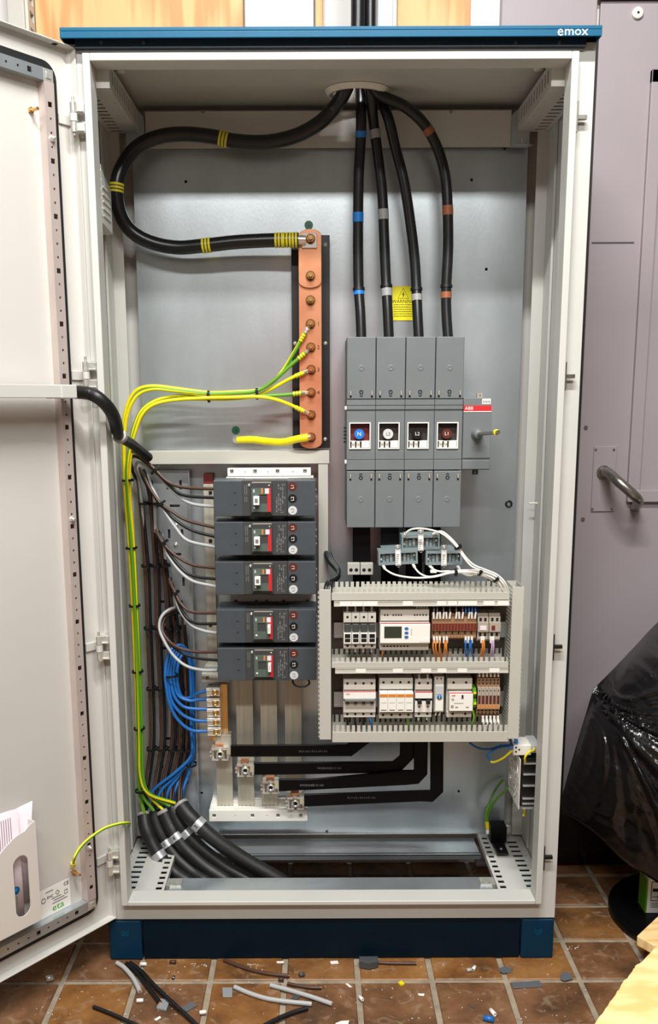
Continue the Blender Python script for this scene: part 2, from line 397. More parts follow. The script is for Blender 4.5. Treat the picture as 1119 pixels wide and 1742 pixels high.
# glazing panel frame, ruled seam, plates and handle are parts of the door
zt_, zb_ = lx0.z, at(1075, 846, dy-.01).z
ll = at(1087, 500, dy-.01).x
pb = MB().box(ll, ll+.03, dy-.012, dy+.002, zb_, zt_).box(ll, 1.15, dy-.012, dy+.002, zt_-.03, zt_).box(ll, 1.15, dy-.014, dy+.002, zb_-.012, zb_+.018).box(1.12, 1.15, dy-.012, dy+.002, zb_, zt_)
pb.build('panel_frame', M['doorgrey'], d1, bevel=.002)
hp = at(1028, 815, dy-.004)
MB().box(at(1007, 815, dy).x, at(1046, 815, dy).x, dy-.004, dy+.001, at(1028, 870, dy).z, at(1028, 759, dy).z).build('push_plate', M['doorgrey'], d1, bevel=.0015)
for qx, qy in ((1013, 765), (1044, 765), (1007, 866), (1040, 866)): q = at(qx, qy, dy-.004); MB().cyl(q, q-Y*.0015, .003, 8).build('screw', M['steel'], d1)
h0, h1 = at(1026, 803, dy-.004), at(1088, 848, dy-.065)
hpts = smooth([h0, h0+V((.004, -.03, .0)), at(1050, 818, dy-.075), at(1070, 835, dy-.09), at(1085, 850, dy-.085), at(1084, 858, dy-.05), at(1080, 862, dy-.004)], 6)
MB().tube(hpts, .0125, 12).cyl(h0+V((0, .003, 0)), h0-Y*.006, .017, 16).build('door_handle', M['steel'], d1)
q = at(1084, 23, dy); MB().lathe(q, -Y, [(0, .013), (.005, .013), (.007, .010), (.007, 0)], 18).cyl(q-Y*.0071, q-Y*.0075, .003, 8, mi=1).build('lock_cylinder', [M['plug_white'], M['hole']], d1)
s0, s1 = at(1006, 413, dy), at(1078, 413, dy)
MB().box(s0.x, s1.x, dy-.0015, dy+.001, s0.z-.0015, s0.z+.0015).build('ruled_strip', M['sw_dark'], d1)
for qx, qy in ((994, 727), (989, 883)):
    q = at(qx+2, qy, dy); MB().cyl(q, q-Y*.003, .005, 10).build('screw', M['steel'], d1)
# ------------------------------------------------------------------ the cabinet
cabi = thing('electrical_cabinet', 'tall light grey electrical cabinet with open door, teal roof and dark blue plinth', 'cabinet', (0, .2, 0))
ZT, ZB = 1.9, .1
b = MB()
b.box(-.5, -.4985, .001, .4, ZB, ZT).box(.4985, .5, .001, .4, ZB, ZT)                 # sides
b.box(-.4985, .4985, .3985, .4, ZB, ZT)                                             # back
# roof sheet with the round cable hole (a ring of quads round it)
HC, HR = V((.061, .262, 0)), .062
ring = [(HC.x+HR*math.cos(2*math.pi*i/32), HC.y+HR*.82*math.sin(2*math.pi*i/32)) for i in range(32)]
def sq(i):
    t = 2*math.pi*i/32; c, s_ = math.cos(t), math.sin(t); k = 1/max(abs(c), abs(s_)); return (HC.x+.09*c*k, HC.y+.075*s_*k)
vs = [(p[0], p[1], z) for z in (ZT-.003, ZT-.001) for i in range(32) for p in (ring[i], sq(i))]
fs = []
for i in range(32):
    j = (i+1) % 32; o1 = 64
    fs += [(2*i, 2*j, 2*j+1, 2*i+1), (o1+2*i, o1+2*i+1, o1+2*j+1, o1+2*j), (2*i, o1+2*i, o1+2*j, 2*j)]
b.add(vs, fs)
X0h, X1h, Y0h, Y1h = HC.x-.09, HC.x+.09, HC.y-.075, HC.y+.075
b.box(-.4985, X0h, .001, .3985, ZT-.003, ZT-.001).box(X1h, .4985, .001, .3985, ZT-.003, ZT-.001).box(X0h, X1h, .001, Y0h, ZT-.003, ZT-.001).box(X0h, X1h, Y1h, .3985, ZT-.003, ZT-.001)
b.build('body', M['cab'], cabi)
# front flange and the raised rim the door closes on
RO, RI, RZ0, RZ1, RY = .4645, .4505, .1445, 1.878, -.022
b = MB()
b.box(-.5, -RO+.001, 0, .0015, ZB, ZT).box(RO-.001, .5, 0, .0015, ZB, ZT).box(-RO, RO, 0, .0015, ZB, RZ0+.001).box(-RO, RO, 0, .0015, RZ1-.001, ZT)
b.build('flange', M['cab'], cabi, bevel=.0008)
b = MB()
b.box(-RO, -RI, RY, .03, RZ0, RZ1).box(RI, RO, RY, .03, RZ0, RZ1).box(-RI, RI, RY, .03, RZ0, RZ0+.010).box(-RI, RI, RY, .03, RZ1-.014, RZ1)
b.build('front_rim', M['cab'], cabi, bevel=.002, seg=3)
# roof canopy
HO = [(.501+.02, .501+.105, .034+.2, .034+.325)]
b = MB(); b.plate((-.501, -.034, 1.9105), X, Y, Z, 1.002, .454, .0068, HO).box(-.501, .501, -.034, -.0312, 1.8985, 1.9106).box(-.501, -.4985, -.0312, .42, 1.8985, 1.9106).box(.4985, .501, -.0312, .42, 1.8985, 1.9106); roof = b.build('roof_canopy', M['teal'], cabi, bevel=.003, seg=3)
b = MB(); b.box(-.478, .478, -.014, -.0005, 1.8885, 1.9085).box(-.478, .478, -.0005, .2, 1.9003, 1.9085); fas = b.build('roof_fascia', M['navydark'], cabi)
for qx in (172, 244, 877, 951):
    q = at(qx, 73, -.014); MB().cyl(q, q-Y*.002, .0032, 10).build('screw', M['sw_dark'], cabi)
text('lettering', 'e', at(953, 53, -.0345), .025, M['white'], roof, ext=.0003)
lg = text('lettering', 'mox', at(980, 53, -.0345), .0225, M['white'], roof, ext=.0003, squeeze=1.08)
# cable entry collar in the roof
b = MB()
pr = [(-.004, HR+.006), (-.008, HR+.004), (-.012, HR-.001), (.004, HR-.003), (.012, HR-.003), (.012, HR-.006), (-.014, HR-.006), (-.014, HR+.003), (-.004, HR+.008)]
b.lathe((HC.x, HC.y, ZT), Z, pr, 36); b.v = [(x, HC.y+(y-HC.y)*.82, z) for x, y, z in b.v]
b.build('cable_entry_collar', M['plug_white'], cabi)
# plinth
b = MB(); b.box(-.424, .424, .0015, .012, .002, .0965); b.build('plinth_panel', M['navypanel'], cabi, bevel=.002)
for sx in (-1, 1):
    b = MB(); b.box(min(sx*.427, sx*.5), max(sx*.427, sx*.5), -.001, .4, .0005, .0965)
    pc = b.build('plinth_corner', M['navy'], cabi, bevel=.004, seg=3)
    c = V((sx*.464, -.0012, .07)); b = MB()
    for k in range(3):
        for q in (-1, 1): b.obox(c+V((q*.004, 0, -k*.0045)), V((q*.0042, 0, .002)), V((0, .0003, 0)), V((-q*.0002, 0, .0004)))
    b.build('arrow_mark', M['teal'], pc)
b = MB(); b.box(-.49, .49, .006, .011, .0966, .0999); b.build('plinth_gap', M['hole'], cabi)
# interior back corner posts
for sx in (-1, 1):
    b = MB(); b.box(min(sx*.470, sx*.4975), max(sx*.470, sx*.4975), .3355, .3375, .14, 1.86).box(min(sx*.4955, sx*.4975), max(sx*.4955, sx*.4975), .26, .3355, .14, 1.86).box(min(sx*.493, sx*.4955), max(sx*.493, sx*.4955), .262, .265, .14, 1.86)
    b.build('corner_post', M['cab'], cabi)
# slotted rails at the top and bottom edges, front to back
def slots(n, p, u0, u1, first=.02): return [(u0, u1, first+p*k, first+p*k+p*.45) for k in range(n)]
for sx in (-1, 1):
    # top: an angle with a slotted lower face and a slotted upright face
    b = MB()
    xa = sx*.425
    b.plate((xa, .03, 1.832), V((sx, 0, 0)), Y, Z, .07, .31, .0015, [(.036, .060, .024+.024*k, .033+.024*k) for k in range(12)]+[(.008, .011, .04+.05*k, .043+.05*k) for k in range(5)])
    b.plate((xa, .03, 1.8335), Z, Y, V((sx, 0, 0)), .045, .31, .0015, [(.012, .036, .024+.024*k, .033+.024*k) for k in range(12)])
    b.box(min(xa, sx*.495), max(xa, sx*.495), .029, .0305, 1.832, 1.8785)
    b.build('slotted_rail', M['cab'], cabi)
    MB().box(min(sx*.4285, sx*.4965), max(sx*.4285, sx*.4965), .032, .34, 1.8355, 1.878).build('slot_shade_liner', M['hole'], cabi)  # added dark liner that makes the rail slots read as shaded
    b = MB(); x0, x1 = sx*.41, sx*.455
    b.prism([(0, 0), (.042, 0), (.042, .068), (.03, .08), (.012, .08), (0, .068)], (min(x0, x1), .334, 1.862-.07+.005), X, Z, Y*.002).box(min(x0, x1), max(x0, x1), .315, .336, 1.797, 1.7995)
    b.build('corner_bracket', M['galv'], cabi, bevel=.0005)
    q = V((sx*.4325, .325, 1.7995)); MB().cyl(q, q+Z*.012, .003, 8).cyl(q+V((-.012, -.002, .002)), q+V((.012, -.002, .002)), .0025, 8).build('bracket_bolt', M['zinc'], cabi)
    MB().cyl(V((sx*.43, .334, 1.85)), V((sx*.43, .322, 1.85)), .005, 6).build('bracket_bolt', M['zinc'], cabi)
b = MB(); b.box(-.41, .41, .338, .341, 1.80, 1.877); 
for qx in (345, 767): q = at(qx, 190, .338); b.cyl(q, q-Y*.002, .004, 10, mi=1)
b.build('back_beam', [M['cab'], M['steel']], cabi)
for px_, py_ in ((203, 122), (917, 118)):
    q = atz(px_, py_, ZT-.003); MB().lathe(q+Z*.001, -Z, [(0, .011), (.002, .011), (.003, .008), (.003, 0)], 18).build('roof_plug', M['plug_white'], cabi)
# mounting plate with its bolts and holes
PY = .36
pl = at(232, 700, PY).x; plate_x0, plate_x1 = -.446, .4545
holes = []
for px_, py_ in ((316, 309), (802, 306), (858, 253), (827, 458), (780, 1346), (343, 1349), (556, 1414)):
    q = at(px_, py_, PY); holes.append((q.x-plate_x0-.003, q.x-plate_x0+.003, q.z-.138-.003, q.z-.138+.003))
b = MB(); b.plate((plate_x0, PY, .138), X, Z, Y, plate_x1-plate_x0, 1.72, .0025, holes)
b.box(plate_x0, plate_x1, PY-.012, PY, .1365, .1385)
mp_ = b.build('mounting_plate', M['galv'], cabi)
for px_, py_ in ((231, 225), (888, 221)):
    q = at(px_, py_, PY); b = MB(); b.cyl(q, q-Y*.004, .0115, 20).cyl(q-Y*.004, q-Y*.008, .0075, 6, mi=1).cyl(q-Y*.008, q-Y*.0085, .004, 6, mi=0)
    b.build('plate_bolt', [M['black'], M['steel']], mp_)
q = at(865, 857, PY); b = MB(); b.lathe(q, -Y, [(0, .009), (.003, .009), (.003, .005), (-.001, .004), (-.001, 0)], 16); b.build('grommet', M['black'], mp_)
q = at(855, 252, PY)
# bottom frame: white angle pieces with slots, a slotted rail each side, gland plates between
FZ = .128
for sx in (-1, 1):
    b = MB()
    sl = [(.018, .042, .046+.025*k, .058+.025*k) for k in range(11)]+[(.004, .007, .05+.025*k, .053+.025*k) for k in range(11)]
    xa = sx*.4965
    b.plate((xa, .012, FZ), V((-sx, 0, 0)), Y, Z, .085, .385, .002, [(u0+.0, u1+.0, v0, v1) for u0, u1, v0, v1 in sl])
    b.box(min(sx*.4965, sx*.4115), max(sx*.4965, sx*.4115), .012, .0135, FZ, FZ+.012)
    b.build('floor_angle', M['cab'], cabi)
    b = MB(); xa = sx*.4105
    b.plate((xa, .012, FZ+.006), V((-sx, 0, 0)), Y, Z, .026, .36, .002, [(.006, .020, .03+.025*k, .043+.025*k) for k in range(12)])
    b.box(min(xa, xa-sx*.0015), max(xa, xa-sx*.0015), .012, .372, FZ-.006, FZ+.006).box(min(xa-sx*.0245, xa-sx*.026), max(xa-sx*.0245, xa-sx*.026), .012, .372, FZ-.006, FZ+.006)
    b.build('floor_rail', M['cab'], cabi)
def strip(y0, y1, z, m, x0=-.375, x1=.375): return MB().box(x0, x1, y0, y1, z-.0015, z).box(x0, x1, y0, y0+.0015, z-.012, z).box(x0, x1, y1-.0015, y1, z-.012, z)
for y0, y1, z in ((.026, .128, FZ+.004), (.262, .30, FZ), (.304, .352, FZ-.004)):
    strip(y0, y1, z, 0).build('gland_plate', M['galv'], cabi, bevel=.0008)
strip(.242, .252, FZ+.003, 0, -.2, .375).build('gland_plate', M['galv'], cabi)
for sx in (-1, 1):                                                      # clips that hold the gland plates
    for y0, y1 in ((.04, .062), (.085, .118)):
        b = MB(); x0, x1 = sorted((sx*.348, sx*.383))
        b.plate((x0, y0, FZ+.0075), X, Y, Z, x1-x0, y1-y0, .0016, [(.006, .009, .006, .009), (.02, .023, .006, .009)]).box(x0, x1, y0, y0+.002, FZ-.004, FZ+.0075)
        b.build('plate_clip', M['zinc'], cabi, bevel=.0006)
# latch pins on the right side of the rim
for px_, py_, dark in ((985, 200, 0), (964, 640, 0), (943, 1100, 1), (930, 1458, 1)):
    q = at(px_-1, py_, -.012); b = MB()
    b.box(RO, RO+.003, -.020, -.004, q.z-.028, q.z+.028).box(RO+.003, RO+.021, -.016, -.008, q.z-.004, q.z+.004)
    b.build('latch_catch', M['steel'] if not dark else M['black'], cabi, bevel=.0008)
# ------------------------------------------------------------------ the door
PHI = math.radians(127)
DU, DN = V((math.cos(PHI), -math.sin(PHI), 0)), V((math.sin(PHI), math.cos(PHI), 0))
DH = V((-.4795, -.006, 0))
def dp(s, t, z): return DH+DU*s+DN*t+Z*z                     # door space: s along the leaf, t out of its inner face
def dbox(b, s0, s1, t0, t1, z0, z1, mi=0): return b.obox(dp((s0+s1)/2, (t0+t1)/2, (z0+z1)/2), DU*((s1-s0)/2), DN*((t1-t0)/2), Z*((z1-z0)/2), mi)
def dat(px, py, t=0): 
    p = atp(px, py, dp(0, t, 0), DN); r_ = p-DH; return r_.dot(DU), p.z
DW, DZ0, DZ1, TP = .965, .107, 1.893, -.020
b = MB()
dbox(b, 0, DW, TP-.002, TP, DZ0, DZ1); dbox(b, 0, .0022, TP, 0, DZ0, DZ1); dbox(b, DW-.002, DW, TP, 0, DZ0, DZ1); dbox(b, 0, DW, TP, 0, DZ0, DZ0+.0022); dbox(b, 0, DW, TP, 0, DZ1-.0022, DZ1)
door = b.build('door', M['door_in'], cabi, bevel=.0006)
WPOS[door.name] = wpos(cabi)
# gasket: a rounded loop
def rloop(s0, s1, z0, z1, r_, t): 
    out = []
    for cx, cz, a0 in ((s1-r_, z1-r_, 0), (s0+r_, z1-r_, 90), (s0+r_, z0+r_, 180), (s1-r_, z0+r_, 270)):
        for k in range(7):
            a = math.radians(a0+15*k); out.append(dp(cx+r_*math.cos(a), t, cz+r_*math.sin(a)))
    return out
S1 = .0375; G0, G1 = DZ0+.034, DZ1-.036
def loopstrip(b, w_, t0, t1):
    A = rloop(S1, DW-S1, G0, G1, .03, t0); B_ = rloop(S1+w_, DW-S1-w_, G0+w_, G1-w_, .03-w_ if w_ < .03 else .002, t0)
    A2 = [p+DN*(t1-t0) for p in A]; B2 = [p+DN*(t1-t0) for p in B_]; n = len(A); fs = []
    for i in range(n):
        j = (i+1) % n; fs += [(i, j, n+j, n+i), (2*n+i, 3*n+i, 3*n+j, 2*n+j), (i, 2*n+i, 2*n+j, j), (n+i, n+j, 3*n+j, 3*n+i)]
    b.add(A+B_+A2+B2, fs); return b
loopstrip(MB(), .014, TP, TP+.006).build('gasket', M['rubber'], door)
# perforated frame rails
def rail_holes(L, p=.0245, w0=.009, start=.03):
    out = []
    n = int((L-start*1.2)/p)
    for k in range(n):
        c = start+p*k; h_ = .0046 if k % 4 == 0 else .002
        out.append((w0+.002-h_, w0+.002+h_, c-h_, c+h_))
    return out
R0, R1 = .0545, .0765
def rail(o, ax, ay, L, flip=False):
    b = MB(); b.plate(o, ax, ay, DN, .022, L, .0016, rail_holes(L))
    o = V(o)
    for k in (0, .0205): b.obox(o+ax*(k+.00075)+ay*(L/2)-DN*.010, ax*.00075, ay*(L/2), DN*.0102)
    return b
ZR0, ZR1 = G0+.017, G1-.018
rail(dp(R0, -.002, ZR0+.022), DU, Z, ZR1-ZR0-.044).build('perforated_rail', M['galv_pink'], door)
rail(dp(DW-R0, -.002, ZR0+.022), -DU, Z, ZR1-ZR0-.044).build('perforated_rail', M['galv_pink'], door)
rail(dp(R1+.001, -.002, ZR0), Z, DU, DW-2*R1-.002).build('perforated_rail', M['galv'], door)
rail(dp(R1+.001, -.002, ZR1), -Z, DU, DW-2*R1-.002).build('perforated_rail', M['galv'], door)
for s_ in (R0, DW-R1):
    for z_ in (ZR0, ZR1-.022):
        b = MB(); dbox(b, s_, s_+.022, -.02, -.001, z_, z_+.022); dbox(b, s_+.005, s_+.017, -.001, .0008, z_+.005, z_+.017)
        b.build('rail_corner', M['zinc'], door, bevel=.0015)
for py_ in (236, 883, 1442):
    s_, z_ = dat({236: 89, 883: 125, 1442: 152}[py_], py_); q = dp(.0655, -.001, z_); b = MB()
    b.lathe(q, DN, [(0, .006), (.003, .006), (.005, .0035), (.009, .0035), (.009, 0)], 12); b.build('rail_screw', M['zinc'], door)
# copper coloured studs on the door skin
for px_, py_ in ((55, 187), (128, 1485)):
    s_, z_ = dat(px_, py_, TP+.006); q = dp(s_, TP, z_); b = MB(); b.cyl(q, q+DN*.022, .0032, 10).cyl(q, q+DN*.004, .006, 6)
    b.build('weld_stud', M['brass'], door)
b = MB(); s_, z_ = dat(100, 71, 0); q = dp(s_, -.012, DZ1-.0025); b.obox(q, DU*.004, DN*.004, Z*.001); b.build('lip_hole', M['hole'], door)
# rating label
pts = [dat(x_, y_, TP) for x_, y_ in ((70, 1515), (118, 1498), (117, 1535), (69, 1562))]
s0, s1 = min(pts[1][0], pts[2][0]), max(pts[0][0], pts[3][0]); z0, z1 = .165, .222
z0, z1 = dat(93, 1553, TP)[1], dat(93, 1505, TP)[1]
b = MB(); dbox(b, s0, s1, TP, TP+.0004, z0, z1); lab = b.build('rating_label', M['white'], door)
LN = dict(ax=-DU, ay=Z)
def dtext(s_, sc, tc_, h_, m, par, rot=0, sq=1.0, al='CENTER', t=TP+.0006):
    ax, ay = -DU, Z
    if rot == 90: ax, ay = Z, DU
    return text('lettering', s_, dp(sc, t, tc_), h_, m, par, ax=ax, ay=ay, align=al, squeeze=sq)
sw_, sh_ = s1-s0, z1-z0
dtext('eta', s0+sw_*.42, z0+sh_*.2, .021, M['eta_green'], lab, sq=1.2)
dtext('CE', s0+sw_*.12, z0+sh_*.86, .011, M['ink'], lab); dtext('EHC', s0+sw_*.66, z0+sh_*.66, .0085, M['ink'], lab)
for f0, f1, fz_ in ((.2, .55, .46), (.1, .6, .37), (.3, .62, .55), (.55, .8, .86)):
    b = MB(); dbox(b, s0+sw_*f0, s0+sw_*f1, TP+.0004, TP+.0007, z0+sh_*fz_-.001, z0+sh_*fz_+.001); b.build('print', M['printgrey'], lab)
b = MB(); q = dp(s0+sw_*.88, TP+.0007, z0+sh_*.62); b.tube([q+DU*(.005*math.cos(a*.42))+Z*(.005*math.sin(a*.42)) for a in range(15)], .0006, 4, closed=True)
q = dp(s0+sw_*.42, TP+.0007, z0+sh_*.7); b.tube([q+DU*(.005*math.cos(a*1.571))+Z*(.005*math.sin(a*1.571)) for a in range(4)], .0006, 4, closed=True)
q = dp(s0+sw_*.14, TP+.0007, z0+sh_*.58); b.tube([q+DU*(.004*x_)+Z*(.004*z_) for x_, z_ in ((-1, -1), (1, -1), (1, 1), (-1, 1))], .0006, 4, closed=True)
b.build('symbol', M['ink'], lab)
# hinges: zinc knuckle brackets on the cabinet flange, leaf on the door
for py_ in (204, 639, 1100, 1463):
    zc = at(128 if py_ == 204 else 150, py_, -.01).z
    b = MB(); xh = -.4805
    for dz in (.017, -.017):
        b.box(-.492, -RO-.0005, -.022, -.0005, zc+dz-.009, zc+dz+.009)
        b.cyl((-.4845, -.026, zc+dz-.009), (-.4845, -.026, zc+dz+.009), .0065, 12)
        b.box(-.4835, -.466, -.027, -.0215, zc+dz-.007, zc+dz-.004)
    b.box(-.492, -RO-.0005, -.0025, -.0003, zc-.03, zc+.03)
    b.cyl((-.4845, -.026, zc-.031), (-.4845, -.026, zc+.036), .003, 8)
    hg = b.build('hinge', M['zinc'], cabi, bevel=.0015)
    b = MB(); b.cyl((-.4845, -.026, zc-.007), (-.4845, -.026, zc+.007), .0072, 12)
    dbox(b, .004, .033, TP, TP+.004, zc-.009, zc+.009)
    q0 = dp(.006, TP+.004, zc); b.obox((q0+V((-.4845, -.03, zc)))/2, (V((-.4845, -.03, zc))-q0)/2, DN*.002, Z*.0075)
    b.build('hinge_leaf', M['door_in'], hg, bevel=.001)
# ------------------------------------------------------------------ incoming power cables and the main switch
def band(path, i0, i1, r, m, parent, name='tape_band', n=12):
    return MB().tube(path[i0:i1+1], r, n).build(name, m, parent)
def near(path, px, py, y):
    q = at(px, py, y); return min(range(len(path)), key=lambda i: (path[i]-q).length)
YS = .20                                                       # front of the switch
tops = [(612, 150, .283), (629, 152, .252), (640, 150, .291), (640, 156, .246)]
runs = [
 ('neutral', 'with blue bands, leftmost of four entering the main switch', [(614, 200, .27), (613, 245, .28), (610, 300, .285), (609, 370, .29), (609, 430, .29), (610, 490, .285), (613, 535, .275), (615, 590, .265)], 'sticker_blue', [(614, 227), (609, 368), (610.5, 497)]),
 ('third', 'with grey bands, second of four entering the main switch', [(634, 200, .28), (642, 260, .285), (650, 330, .29), (653, 400, .29), (656, 470, .285), (659, 525, .275), (662, 590, .265)], 'tape_grey', [(637, 225), (651.5, 362), (658, 497)]),
 ('second', 'with one grey band beside the warning sign, third of four', [(660, 200, .27), (672, 250, .28), (687, 310, .285), (698, 380, .29), (705, 440, .29), (708, 490, .285), (710, 535, .275), (713, 590, .265)], 'tape_grey', [(709, 505)]),
 ('first', 'with brown tape bands, curving out to the right of the others', [(688, 181, .246), (722, 212, .264), (745, 255, .28), (757, 300, .285), (761, 350, .285), (762, 420, .285), (759, 485, .28), (759, 530, .275), (763, 590, .265)], 'copper_tape', [(730, 223), (762, 361), (759, 504)]),
]
dm('copper_tape', (150, 88, 52), .5)
up = [(-.013, .034), (-.013, .008), (.013, .010), (.013, -.016), (-.014, -.024)]
def rise(k, q):
    c = at(619, 20, .262); dx, dy_ = up[k]
    return [V((c.x+dx, .262+dy_, 2.75)), V((c.x+dx, .262+dy_, 2.2)), V((c.x+dx, .262+dy_, 2.0)), V(((c.x+dx)*.6+q.x*.4, .262+dy_, 1.94))]
for k, (nm, lb, pts, tm, bands) in enumerate(runs):
    p0 = at(*tops[k]); path = smooth(rise(k, p0)+[p0]+[at(*p) for p in pts], 8)
    o = MB().tube(path, .0118, 12).build('mains_cable', M['cable'], None, 'thick black cable '+lb, 'cable', org=path[-1])
    WPOS[o.name] = path[-1].copy()
    for bx, by in bands:
        i = near(path, bx, by, .28); band(path, max(i-1, 0), i+1, .0124, M[tm], o)
    i = near(path, pts[-2][0], 487, .28); MB().tube([path[i], path[i]+(path[i+1]-path[i]).normalized()*.006], .0138, 12).build('cable_tie', M['black'], o)
pe = [(588, 152, .236), (566, 186, .268), (540, 211, .275), (500, 232, .285), (450, 242, .29), (400, 240, .29), (360, 232, .29), (310, 228, .29), (266, 234, .29), (231, 252, .285), (207, 285, .28), (198, 320, .275), (203, 360, .28), (222, 392, .29), (256, 412, .295), (300, 421, .295), (345, 418, .29), (400, 412, .285), (455, 409, .28), (508, 408, .276)]
p0 = at(*pe[0]); path = smooth(rise(4, p0)+[at(*p) for p in pe], 8)
o = MB().tube(path, .0155, 14).build('mains_cable', M['cable'], None, 'thickest black cable sweeping left in a loop to the copper bar, with yellow bands', 'cable', org=path[-1])
WPOS[o.name] = path[-1].copy()
for bx, by, nb in ((377, 237, 3), (196.5, 320, 3), (349, 417, 3), (474, 408.5, 3), (487, 408.5, 3), (499, 408.3, 2)):
    i = near(path, bx, by, .285); d = (path[i+1]-path[i-1]).normalized(); c = path[i]
    for j in range(nb):
        q = c+d*((j-(nb-1)/2)*.0072); MB().tube([q-d*.0024, q+d*.0024], .0165, 14).build('tape_band', M['tape_yel'], o)
q0 = at(506, 408, .276); q1 = at(534, 408, .281)
b = MB(); b.tube([q0, q0+X*.018], [.011, .010], 12).obox((q0+q1)/2+V((.008, .004, -.001)), V((.017, 0, 0)), V((0, .0025, 0)), V((0, 0, .016)))
b.build('cable_lug', M['chrome'], o, bevel=.001)

# main switch
XS = [at(x_, y_, YS).x for x_, y_ in ((589.5, 690), (639, 690), (689, 690), (739.5, 690), (788, 690), (836, 690))]
zc0, zc1, zm0, zm1, zb0, zb1 = (at(640, q, YS).z for q in (573, 679, 679, 800, 801, 897.5))
ms = thing('main_switch', 'large grey four pole main switch with N, L3, L2, L1 windows and a rotary shaft', 'switch', (at(690, 740, .36).x, .355, zb1))
def cover(i, z0, z1, topside):
    x0, x1 = XS[i]+.0008, XS[i+1]-.0008; b = MB()
    b.box(x0, x1, YS, .35, z0, z1)
    c = b.build('terminal_cover', M['sw'], ms, bevel=.0015)
    zz = z0+.012 if topside else z1-.012; cx = (x0+x1)/2; s_ = 1 if topside else -1
    for dx in (-.0235, .0135+.01):
        MB().box(cx+dx-.0014, cx+dx+.0014, YS-.004, YS+.001, zz-.004, zz+.005, 0).box(cx+dx-.002, cx+dx+.002, YS-.0006, YS+.001, zz-.009, zz+.001, 1).build('cover_clip', [M['termgrey'], M['hole']], c)
    b = MB(); q = V((cx, YS, zz+.003*s_)); b.tube([q+V((.0036*math.cos(a*.524), -.0005, .0036*math.sin(a*.524))) for a in range(12)], .001, 5, closed=True)
    b.tube([q+V((0, -.0005, -s_*.006))+V((.0028*math.cos(math.pi*a/6), 0, -s_*.003*math.sin(math.pi*a/6))) for a in range(7)], .0009, 5)
    b.build('cover_latch', M['hole'], c)
    q = V((cx, YS, (z0+z1)/2)); MB().lathe(q, -Y, [(0, .007), (.0004, .0066), (.0005, .0034), (.0003, .003), (.0003, 0)], 16).build('moulding_boss', M['sw'], c)
for i in range(4): cover(i, zc1+.0005, zc0, True)
for i in range(4): cover(i, zb1, zb0-.0005, False)
wz0, wz1 = at(640, 763, YS).z, at(640, 719.5, YS).z
stk = [('N', 'sticker_blue', 'redbrown', 'white'), ('L3', 'sticker_grey', 'hole', 'printgrey'), ('L2', 'sticker_black', 'hole', 'white'), ('L1', 'sticker_brown', 'hole', 'white')]
dm('window_dark', (46, 38, 34), .6); dm('window_red', (112, 28, 24), .5)
for i in range(4):
    x0, x1 = XS[i]+.0004, XS[i+1]-.0004; a, c = x0+.0065, x0+.0525
    b = MB(); hole = (a-x0, c-x0, wz0-zm1, wz1-zm1)
    b.plate((x0, YS+.0045, zm1), X, Z, Y, x1-x0, zm0-zm1, .02, [hole])
    b.box(x0, x1, YS+.0246, .35, zm1, zm0)
    for zz, hh in ((zm0-.0005-.012, .012), (zm1, .0225)):
        pass
    b.box(x0, x1, YS+.002, YS+.0046, zm0-.0135, zm0-.0005).box(x0, x1, YS+.002, YS+.0046, zm1+.0005, zm1+.023).box(x0, x1, YS+.0015, YS+.0046, zm0-.023, zm0-.0145)
    b.box(x0, x1, YS+.0032, YS+.0046, zm1+.024, wz0-.006)
    pb_ = b.build('pole_body', M['sw'], ms, bevel=.0006, seg=1)
    b = MB(); t_ = .0022
    b.plate((a-.001, YS+.001, wz0-.001), X, Z, Y, c-a+.002, wz1-wz0+.002, .012, [(t_, c-a+.002-t_, t_, wz1-wz0+.002-t_)])
    b.box(a+.001, c-.001, YS+.008, YS+.02, wz0+.0155, wz0+.017)
    b.build('window_frame', M['din_white'], pb_)
    MB().box(a, c, YS+.018, YS+.0244, wz0, wz1).build('window_back', M['window_red' if i == 0 else 'window_dark'], pb_)
    b = MB()
    for dx in (.0085, .0195): b.cyl((a+dx, YS+.009, wz0+.002), (a+dx, YS+.007, wz0+.016), .0042, 12).cyl((a+dx, YS+.006, wz0+.008), (a+dx, YS+.003, wz0+.013), .0032, 8)
    b.box(a+.027, c-.002, YS+.006, YS+.017, wz0+.002, wz0+.016)
    b.build('contact_post', M['plug_white'], pb_)
    tx, tm, _, lm = stk[i]; q = V((a+.0215, YS+.002, wz0+.032))
    d_ = MB().cyl(q+Y*.016, q, .0112, 24).build('phase_disc', M[tm], pb_)
    text('lettering', tx, q-Y*.0004, .0125 if tx == 'N' else .0105, M[lm], d_, ext=.0003)
# drive unit with its shaft
x0, x1 = XS[4]+.0008, XS[5]
b = MB(); b.box(x0, x1, YS+.003, .33, zm1, zm0+.002).box(x0, x1, YS+.0005, YS+.0035, zm1+.0015, zm1+.021).box(x0, x1, YS+.0005, YS+.0035, zm1+.026, zm0-.029)
dr = b.build('drive_unit', M['sw'], ms, bevel=.001)
rz1, rz0 = at(810, 690, YS).z, at(810, 699.5, YS).z
bnd = MB().box(x0, x1, YS-.0005, YS+.004, rz0, rz1, 0).box(x0, x1, YS-.0005, YS+.004, rz0-.0018, rz0, 1).build('red_band', [M['red'], M['white']], dr)
text('lettering', 'ABB', V((x0+.012, YS-.0007, (rz0+rz1)/2)), .0105, M['white'], bnd, ext=.0003)
lb_ = MB().box(x1-.021, x1-.0015, YS+.002, YS+.0035, rz1+.003, zm0).build('type_label', M['white'], dr)
b = MB()
for k in range(5): b.box(x1-.019+k*.0034, x1-.017+k*.0034, YS+.0015, YS+.0021, rz1+.005+(k % 2)*.002, zm0-.004)
b.build('print', M['printgrey'], lb_)
